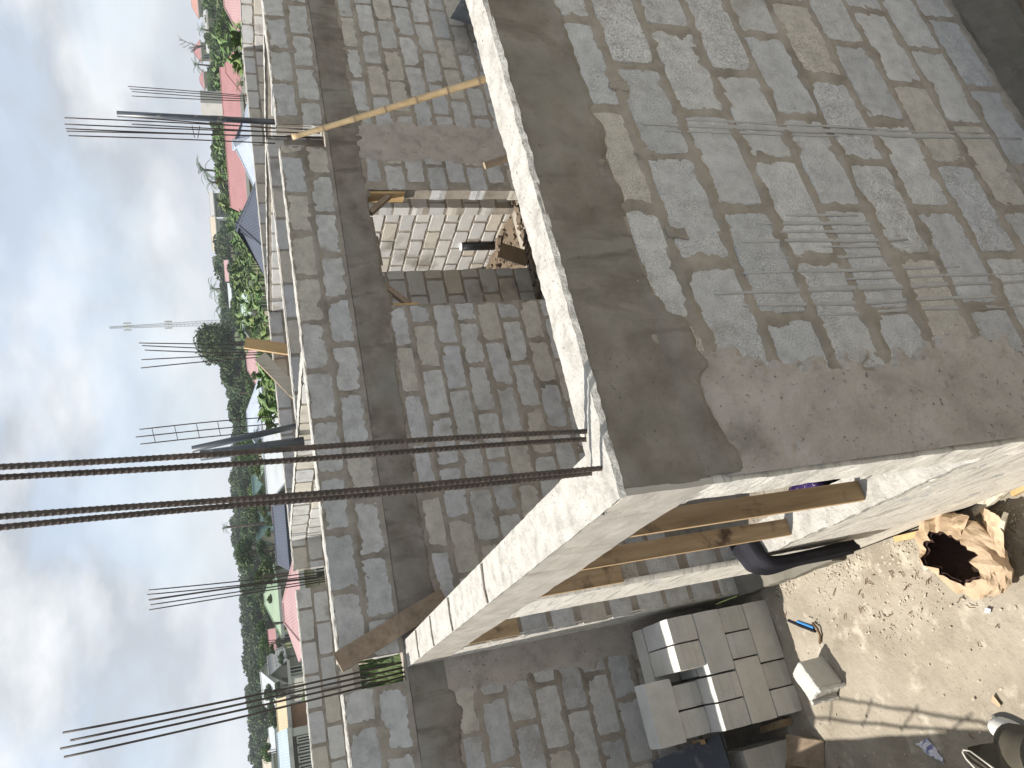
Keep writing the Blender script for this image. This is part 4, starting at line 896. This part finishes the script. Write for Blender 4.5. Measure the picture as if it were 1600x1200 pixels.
def trunk_mesh(seed):
    r = random.Random(seed); mb = MB(); mb.tube([(0,0,-1.2), (.02,.01,-.5), (.0,.03,.1)], [.075, .055, .035], 7)
    for k in range(6):
        a = k*1.05+r.random(); mb.tube([(0,0,-.55+.1*(k % 3)), (.22*math.cos(a), .22*math.sin(a), -.2+.1*(k % 2)), (.5*math.cos(a), .5*math.sin(a), .1+.15*r.random())], [.03, .02, .008], 5)
    me = mesh('trunk', mb.v, mb.f); me.materials.append(MT['bark']); return me
CRD = [crown_mesh('crown', 1900, 10+i, .085, 'leaf_dark') for i in range(5)]
CRM = [crown_mesh('crown', 1700, 30+i, .09, 'leaf_mid') for i in range(4)]
BIG = crown_mesh('crown', 9000, 77, .045, 'leaf_dark', .9, 60)
TRK = [trunk_mesh(i) for i in range(3)]
rv = random.Random(99)
def tree(xt, yc, D, hw_px, label, crowns, group=None, name='tree', hmul=1.0):
    p = at(xt, yc, D); zg = hter(p.x, p.y); R_ = D*hw_px/F; Ht = max(1.6*R_*.8, p.z-zg)
    cz = max(zg+R_*.45, p.z-R_*.80*hmul)
    root = empty(name, (p.x, p.y, zg), label, 'tree', group, rv.uniform(0, 6))
    c = bpy.data.objects.new('crown', rv.choice(crowns)); col.objects.link(c); c.parent = root; c.location = (0, 0, cz-zg); c.scale = (R_, R_, R_*hmul)
    t = bpy.data.objects.new('trunk', rv.choice(TRK)); col.objects.link(t); t.parent = root; t.location = (0, 0, cz-zg); s = (cz-zg)/1.2; t.scale = (R_, R_, max(s, .3)); return root
LINE = [(1240,394), (1200,392), (1150,388), (1100,378), (1050,375), (1000,372), (950,367), (900,366), (870,362), (830,353), (790,355), (750,352), (720,354), (690,351), (660,358), (630,350), (600,343), (560,338), (520,340), (480,337), (460,336), (430,332), (400,346), (370,350), (330,352), (290,332), (260,326), (200,322), (160,318), (120,326), (90,322), (50,312), (0,318), (-40,315)]
LY = [a for a, b in LINE][::-1]; LX = [b for a, b in LINE][::-1]
NEIGH = [(1200,'the tan roofed house'), (1120,'the yellow roofed house'), (1048,'the white pointed gable'), (955,'the light green roof'), (880,'the pink hip roof'), (835,'the navy roof'), (750,'the white gable house'), (650,'the pale blue roof'), (567,'the dusty pink roof'), (510,'the radio mast foot'), (468,'the pale mint roof'), (400,'the white hill house'), (335,'the slate roof'), (255,'the white and blue gable'), (180,'the long red roof'), (105,'the red hip wing'), (30,'the pink corner roof')]
def near_(y): return min(NEIGH, key=lambda t: abs(t[0]-y))[1]
def top(y): return float(np.interp(y, LY, LX))
y = 1235
while y > 355:                                   # ridge of woodland along the skyline
    hw = rv.uniform(17, 27); tree(top(y)+rv.uniform(-2, 7), y, rv.uniform(150, 185), hw, 'dense dark skyline tree of the ridge above '+near_(y), CRD, 'trees of the wooded ridge', 'ridge_tree'); y -= rv.uniform(9, 14)
y = 1230
while y > 560:
    hw = rv.uniform(17, 26); tree(top(y)+rv.uniform(10, 24), y, rv.uniform(105, 135), hw, 'dark tree just below the ridge line, behind '+near_(y), CRD, 'trees in front of the wooded ridge', 'ridge_tree'); y -= rv.uniform(10, 16)
y = 1220
while y > 575:
    hw = rv.uniform(12, 19); tree(top(y)+rv.uniform(26, 42), y, rv.uniform(84, 100), hw, 'rounded green tree standing among roofs near '+near_(y), CRD+CRM, 'trees between the left roofs', 'garden_tree'); y -= rv.uniform(14, 22)
y = 350
while y > -40:
    hw = rv.uniform(11, 17); tree(top(y)+rv.uniform(-5, 10), y, rv.uniform(120, 165), hw, 'green tree high on the hillside above '+near_(y), CRM+CRD, 'trees on the right hillside', 'hillside_tree'); y -= rv.uniform(9, 15)
y = 500
while y > -30:
    hw = rv.uniform(13, 20); tree(top(y)+rv.uniform(10, 22), y, rv.uniform(108, 120), hw, 'rounded dark tree halfway up the slope behind '+near_(y), CRD, 'dark trees on the right slope', 'hillside_tree'); y -= rv.uniform(14, 22)
y = 520
while y > -30:
    hw = rv.uniform(10, 16); tree(top(y)+rv.uniform(18, 34), y, rv.uniform(78, 105), hw, 'bushy light green tree on the slope behind '+near_(y), CRM, 'bushy trees behind the right roofs', 'hillside_tree'); y -= rv.uniform(9, 15)
tree(302, 540, 100, 44, 'huge dark rounded tree rising above the skyline', [BIG], name='big_tree', hmul=1.0)
tree(335, 585, 112, 26, 'dark tree leaning against the left flank of the huge tree', CRD, name='big_tree')
tree(350, 640, 108, 24, 'broad dark tree behind the pale blue roof', CRD, name='big_tree')
tree(362, 705, 70, 26, 'leafy tree rising behind the large white sheet roof', CRM, name='garden_tree')
tree(358, 870, 66, 30, 'tall leafy tree right of the notch rebars', CRD, name='garden_tree')
tree(378, 800, 72, 22, 'dark leafy tree between navy roof and ridge', CRD, name='garden_tree')
tree(400, 890, 46, 22, 'round dark tree above the right end of the pink hip roof', CRD, name='garden_tree')
tree(405, 1000, 85, 12, 'bright round tree beside the red and white shed', CRM, name='garden_tree')
y = 1215
while y > 330:
    hw = rv.uniform(7, 12); tree(top(y)+rv.uniform(46, 60), y, rv.uniform(60, 78), hw, 'small garden tree low beside '+near_(y), CRM+CRD, 'small garden trees in the valley', 'garden_tree'); y -= rv.uniform(16, 26)
for (xt, yy, D_, hw) in [(392,905,40,15), (398,980,52,13), (402,1008,58,14), (418,1015,48,9), (408,1085,70,14), (414,1110,60,12), (420,1130,62,10), (405,1180,66,14), (424,1085,54,8), (396,860,56,14), (402,800,54,13), (398,775,66,12), (392,735,58,12), (396,700,50,12), (386,690,78,14), (382,640,80,13), (380,600,84,12), (384,570,82,10), (388,525,60,10), (378,500,72,12), (372,470,76,11), (366,300,70,9), (358,200,76,10), (356,90,66,9), (360,70,60,9)]:
    tree(xt, yy, D_, hw, 'leafy garden tree half hiding the roofs near '+near_(yy), CRD+CRM, 'garden trees half hiding roofs', 'garden_tree')
# palms
def frond_mesh(seed, m):
    r = random.Random(seed); v = []; f = []
    for k in range(15):
        az = 2*math.pi*k/15+r.uniform(-.2, .2); el = r.uniform(-.1, 1.1); p = Vector((0,0,0)); d = Vector((math.cos(az)*math.cos(el), math.sin(az)*math.cos(el), math.sin(el)))
        sdv = Vector((-math.sin(az), math.cos(az), 0)); L_ = r.uniform(.85, 1.1); prev = None
        for j in range(10):
            q = p+d*(L_/10); d = (d+Vector((0,0,-.16))).normalized(); wd = .20*math.sin(math.pi*(j+.7)/10.5)+.02
            for s in (-1, 1):
                n0 = len(v); tip = q+sdv*s*wd+d*.07-Vector((0,0,.05)); v += [tuple(p), tuple(p.lerp(q, .6)), tuple(tip)]; f.append((n0, n0+1, n0+2))
            p = q
    me = mesh('fronds', v, f); me.materials.append(MT[m]); return me
FR = [frond_mesh(i, 'leaf_dark') for i in range(3)]
def palm(xt, yc, D, rpx, label, group=None):
    p = at(xt, yc, D); zg = hter(p.x, p.y); R_ = D*rpx/F; root = empty('palm_tree', (p.x, p.y, zg), label, 'palm', group, rv.uniform(0, 6)); h = p.z-R_*.6-zg
    c = bpy.data.objects.new('fronds', rv.choice(FR)); col.objects.link(c); c.parent = root; c.location = (0,0,h); c.scale = (R_,)*3
    mb = MB(); mb.tube([(0,0,0), (.1*R_,.05*R_,h*.5), (0,0,h)], [.2, .15, .13], 7); mb.build('trunk', 'bark', root, smooth=True)
for a in [(303, 265, 105, 24, 'feathery palm standing alone above the long red roof'), (318, 285, 100, 18, 'lower palm beside the feathery palm above the red roof'), (298, 100, 150, 16, 'palm on the skyline just left of the bare tree'), (322, 452, 150, 20, 'palm on the skyline right of the radio mast'),
          (332, 478, 140, 18, 'second palm on the skyline near the radio mast foot'), (306, 45, 140, 12, 'dark palm below the skyline at the right edge'), (360, 615, 95, 14, 'palm crown in front of the wooded ridge near the huge tree'), (345, 825, 90, 12, 'palm crown poking from the ridge above the teal house'), (366, 130, 48, 13, 'palm leaves over the end of the pink corner roof'), (392, 520, 42, 16, 'palm fronds beside the small tan roof')]: palm(*a)
# bare tree
p = at(284, 70, 180); zg = hter(p.x, p.y); root = empty('bare_tree', (p.x, p.y, zg), 'leafless bare tree on the skyline at the right', 'tree'); Ht = p.z-zg; mb = MB()
def branch(p0, d, ln, r, lev):
    p1 = p0+d*ln; mb.tube([p0, p1], [r, r*.6], 4)
    if lev:
        for k in range(4):
            nd = (d+Vector((rv.uniform(-.8, .8), rv.uniform(-.8, .8), rv.uniform(-.2, .5)))).normalized(); branch(p0.lerp(p1, rv.uniform(.5, 1)), nd, ln*rv.uniform(.45, .7), r*.5, lev-1)
branch(Vector((0,0,0)), Vector((0,0,1)), Ht*.55, .22, 3); mb.build('trunk', 'bark', root)
# banana plants: broad arching leaves
def banana_mesh(seed):
    r = random.Random(seed); v = []; f = []
    for k in range(9):
        az = 2*math.pi*k/9+r.uniform(-.3, .3); el = r.uniform(.5, 1.3); d = Vector((math.cos(az)*math.cos(el), math.sin(az)*math.cos(el), math.sin(el))); sdv = Vector((-math.sin(az), math.cos(az), r.uniform(-.3, .3))).normalized(); p = Vector((0,0,.3)); n0 = len(v); nseg = 7; L_ = r.uniform(.9, 1.3)
        for j in range(nseg+1):
            wd = .17*math.sin(math.pi*(j+.35)/(nseg+.7)); v += [tuple(p-sdv*wd-Vector((0,0,wd*.25))), tuple(p), tuple(p+sdv*wd-Vector((0,0,wd*.25)))]
            p = p+d*(L_/nseg); d = (d+Vector((0,0,-.24))).normalized()
        for j in range(nseg):
            for s in (0, 1): a_ = n0+j*3+s; f.append((a_, a_+1, a_+4, a_+3))
    me = mesh('leaves', v, f); me.materials.append(MT['leaf_banana']); return me
BN = [banana_mesh(i) for i in range(5)]
stem = MB(); stem.tube([(0,0,0), (0,0,.18), (0,0,.38)], [.07, .06, .045], 7); STEM = mesh('stem', stem.v, stem.f); STEM.materials.append(MT['leaf_mid'])
def banana(xt, yc, D, rpx, label, group):
    p = at(xt, yc, D); zg = hter(p.x, p.y); s = max(D*rpx/F, .4); h = p.z-zg; sz = max(h/1.15, s*.8)
    root = empty('banana_plant', (p.x, p.y, zg), label, 'plant', group, rv.uniform(0, 6))
    for nm, me in (('leaves', rv.choice(BN)), ('stem', STEM)):
        o = bpy.data.objects.new(nm, me); col.objects.link(o); o.parent = root
        if nm == 'leaves': o.scale = (s*1.3, s*1.3, s*1.3); o.location = (0, 0, max(0, h-1.15*s))
        else: o.scale = (s, s, (max(.1, h-.6*s))/.38)
for i in range(90):
    y_ = rv.uniform(325, 525); x_ = 352+(y_-325)*.10+rv.uniform(0, 36); banana(x_, y_, 88-(x_-350)*.9+rv.uniform(-4, 4), rv.uniform(9, 14), ('high ' if x_ < 372 else 'low ')+'broad-leaved plant on the slope near '+near_(y_), 'banana plants on the slope')
for i in range(34):
    y_ = rv.uniform(555, 668); x_ = rv.uniform(398, 424)+(y_-555)*.06; banana(x_, y_, rv.uniform(26, 34), rv.uniform(13, 19), ('taller ' if x_ < 414 else 'lower ')+('leafy banana plant behind the pale slanting board' if y_ < 610 else 'leafy banana plant in front of the large white roof'), 'banana plants behind the far wall')
for i in range(40):
    y_ = rv.uniform(60, 330); x_ = rv.uniform(332, 350); banana(x_, y_, rv.uniform(72, 100), rv.uniform(9, 13), 'broad-leaved plant on the slope above '+near_(y_), 'banana plants above the red roofs')
for i in range(14):
    y_ = rv.uniform(28, 105); banana(rv.uniform(360, 372), y_, rv.uniform(30, 40), rv.uniform(11, 15), 'leafy plant in front of the pink corner roof', 'plants by the pink corner roof')
SHR = [crown_mesh('foliage', 900, 60+i, .10, 'leaf_mid', .8, 14) for i in range(3)]
def shrub(xt, yc, D, rpx, label, group):
    p = at(xt, yc, D); zg = hter(p.x, p.y); R_ = D*rpx/F; root = empty('shrub', (p.x, p.y, zg), label, 'shrub', group, rv.uniform(0, 6))
    o = bpy.data.objects.new('foliage', rv.choice(SHR)); col.objects.link(o); o.parent = root; h = max(p.z-zg, R_*.6); o.location = (0, 0, h*.45); o.scale = (R_, R_, h*.62)
for i in range(20): y_ = rv.uniform(995, 1062); shrub(rv.uniform(449, 466), y_, rv.uniform(22, 30), rv.uniform(8, 14), 'low green bush behind the far wall by the sand heap', 'bushes by the sand heap')
for i in range(34): y_ = rv.uniform(1055, 1215); shrub(rv.uniform(468, 482), y_, rv.uniform(20, 40), rv.uniform(6, 11), 'low scrub in the grassy plot below '+near_(y_), 'scrub in the left plot')
# grass: the plot behind the far wall
v = []; f = []
for i in range(9000):
    a_ = math.radians(rv.uniform(-8, 24)); D_ = 12.6+rv.random()**1.5*30; x, y_ = CAM.x+D_*math.sin(a_), CAM.y+D_*math.cos(a_)
    if y_ < 10.75: continue
    z = hter(x, y_)-.03; h = rv.uniform(.15, .45); t = rv.uniform(0, 3.14); wd = .035; n0 = len(v); lx, ly = rv.uniform(-.15, .15), rv.uniform(-.15, .15)
    v += [(x-wd*math.cos(t), y_-wd*math.sin(t), z), (x+wd*math.cos(t), y_+wd*math.sin(t), z), (x+lx, y_+ly, z+h)]; f.append((n0, n0+1, n0+2))
link('grass', mesh('grass', v, f), 'leaf_grass', kind='stuff')['label'] = 'rough grass on the plot behind the far wall'

# ------------------------------------------------------------------ the photographer's outstretched leg
def dp(x, y, d): return CAM + ray(x, y)*d
seat = Wall('x', -1.98, -1.7, -.25, -.1, 2.66, [], 'block wall under the photographer, below the picture'); seat.core(); seat.lay([(-.05+.24*k, .21) for k in range(11)], .482, -1.6, FARB)
pers = empty('person', (-.85, -1.9, 2.66), 'person in olive trousers and white-toed shoe, only one foot in view', 'person')
def loft(pts, rad, K=20, flat=None, nse=.006, seed=0):
    pts = [Vector(p) for p in pts]; n = 40; P = []; Rr = []
    for i in range(n+1):
        t = i/n*(len(pts)-1); k = min(int(t), len(pts)-2); u = t-k; P0, P1, P2, P3 = pts[max(k-1, 0)], pts[k], pts[k+1], pts[min(k+2, len(pts)-1)]
        P.append(.5*((2*P1)+(P2-P0)*u+(2*P0-5*P1+4*P2-P3)*u*u+(3*P1-P0-3*P2+P3)*u**3)); Rr.append(rad[k]+(rad[k+1]-rad[k])*u)
    mb = MB(); mb.tube(P, Rr, K); mb.v = [tuple(Vector(q)+noise.noise_vector(Vector(q)*11+Vector((seed, 0, 0)))*nse+noise.noise_vector(Vector(q)*30)*nse*.35) for q in mb.v]; return mb
hipL, hipR = Vector((-.76, -1.85, 2.77)), Vector((-1.0, -1.85, 2.77))
toe, ank, knee = dp(1566, 1138, 1.93), dp(1648, 1196, 1.72), dp(1990, 1330, 1.12)
mb = loft([dp(1584, 1166, 1.86), ank, knee.lerp(ank, .5), knee, hipL], [.050, .068, .08, .088, .105], 22, nse=.012)
mb2 = loft([hipR+Vector((-.02, .42, -.55)), hipR+Vector((0, .46, -.05)), hipR], [.075, .088, .105], 20); mb.add(mb2.v, mb2.f)
mb3 = loft([(hipL+hipR)/2+Vector((0, 0, -.03)), (hipL+hipR)/2+Vector((0, -.04, .12)), (hipL+hipR)/2+Vector((0, -.06, .32))], [.19, .18, .16], 20); mb.add(mb3.v, mb3.f)
loc_mesh(mb.build('trousers', 'trousers', smooth=True), pers)
d_ = (ank-toe).normalized()
mb = loft([dp(1549, 1128, 1.95), dp(1556, 1133, 1.94), dp(1572, 1142, 1.92), dp(1600, 1160, 1.87), ank], [.010, .024, .031, .034, .04], 18, nse=.003); shoe = mb.build('shoe', 'shoe', smooth=True); loc_mesh(shoe, pers)
mb = loft([dp(1553, 1122, 1.955), dp(1570, 1121, 1.955), dp(1592, 1131, 1.93), dp(1640, 1160, 1.86)], [.008, .014, .016, .018], 12, nse=.002); so_ = mb.build('sole', 'shoe_sole', smooth=True); so_.parent = shoe

tip, e1, e2, e3 = dp(1505, 1172, 1.80), dp(1640, 1228, 1.62), dp(1640, 1300, 1.58), dp(1585, 1260, 1.66)
rim = [dp(1560, 1206, 1.71), dp(1538, 1190, 1.75), dp(1516, 1174, 1.79), tip, dp(1504, 1176, 1.80), dp(1510, 1186, 1.78), dp(1526, 1203, 1.75), dp(1560, 1240, 1.70)]
cen = dp(1640, 1260, 1.60); v = [p for p in rim]+[p.lerp(cen, .5)+Vector((0, 0, .01)) for p in rim]+[cen]; nR = len(rim); f = []
for k in range(nR-1): f.append((k, k+1, nR+k+1, nR+k)); f.append((nR+k, nR+k+1, 2*nR))
fl = link('hem', mesh('hem', v, f), 'trousers'); loc_mesh(fl, pers); md = fl.modifiers.new('thickness', 'SOLIDIFY'); md.thickness = .004
back = [dp(1512, 1169, 1.83), dp(1535, 1164, 1.85), dp(1575, 1159, 1.86), dp(1640, 1160, 1.80), dp(1640, 1300, 1.66), dp(1570, 1240, 1.76), dp(1520, 1195, 1.82)]
f = [tuple(range(len(back)))]; bk = link('tunic', mesh('tunic', back, f), 'trousers'); loc_mesh(bk, pers); md = bk.modifiers.new('thickness', 'SOLIDIFY'); md.thickness = .004
mb = MB(); mb.tube(rim, .0022, 6); pp = mb.build('piping', 'piping', smooth=True); pp.parent = fl

# ------------------------------------------------------------------ haze: the air itself
mb = MB(); mb.box(-3100, 3100, -3100, 3100, -4, 70); hz = mb.build('haze', None, kind='stuff'); hz['label'] = 'thin pale haze in the air over the valley'
hm = bpy.data.materials.new('haze'); hm.use_nodes = True; hn = hm.node_tree; hn.nodes.clear(); ho = hn.nodes.new('ShaderNodeOutputMaterial'); hv = hn.nodes.new('ShaderNodeVolumePrincipled')
hv.inputs['Color'].default_value = (.86, .91, 1, 1); hv.inputs['Density'].default_value = .0006; hv.inputs['Anisotropy'].default_value = .2
hn.links.new(hv.outputs[0], ho.inputs['Volume']); hz.data.materials.append(hm)
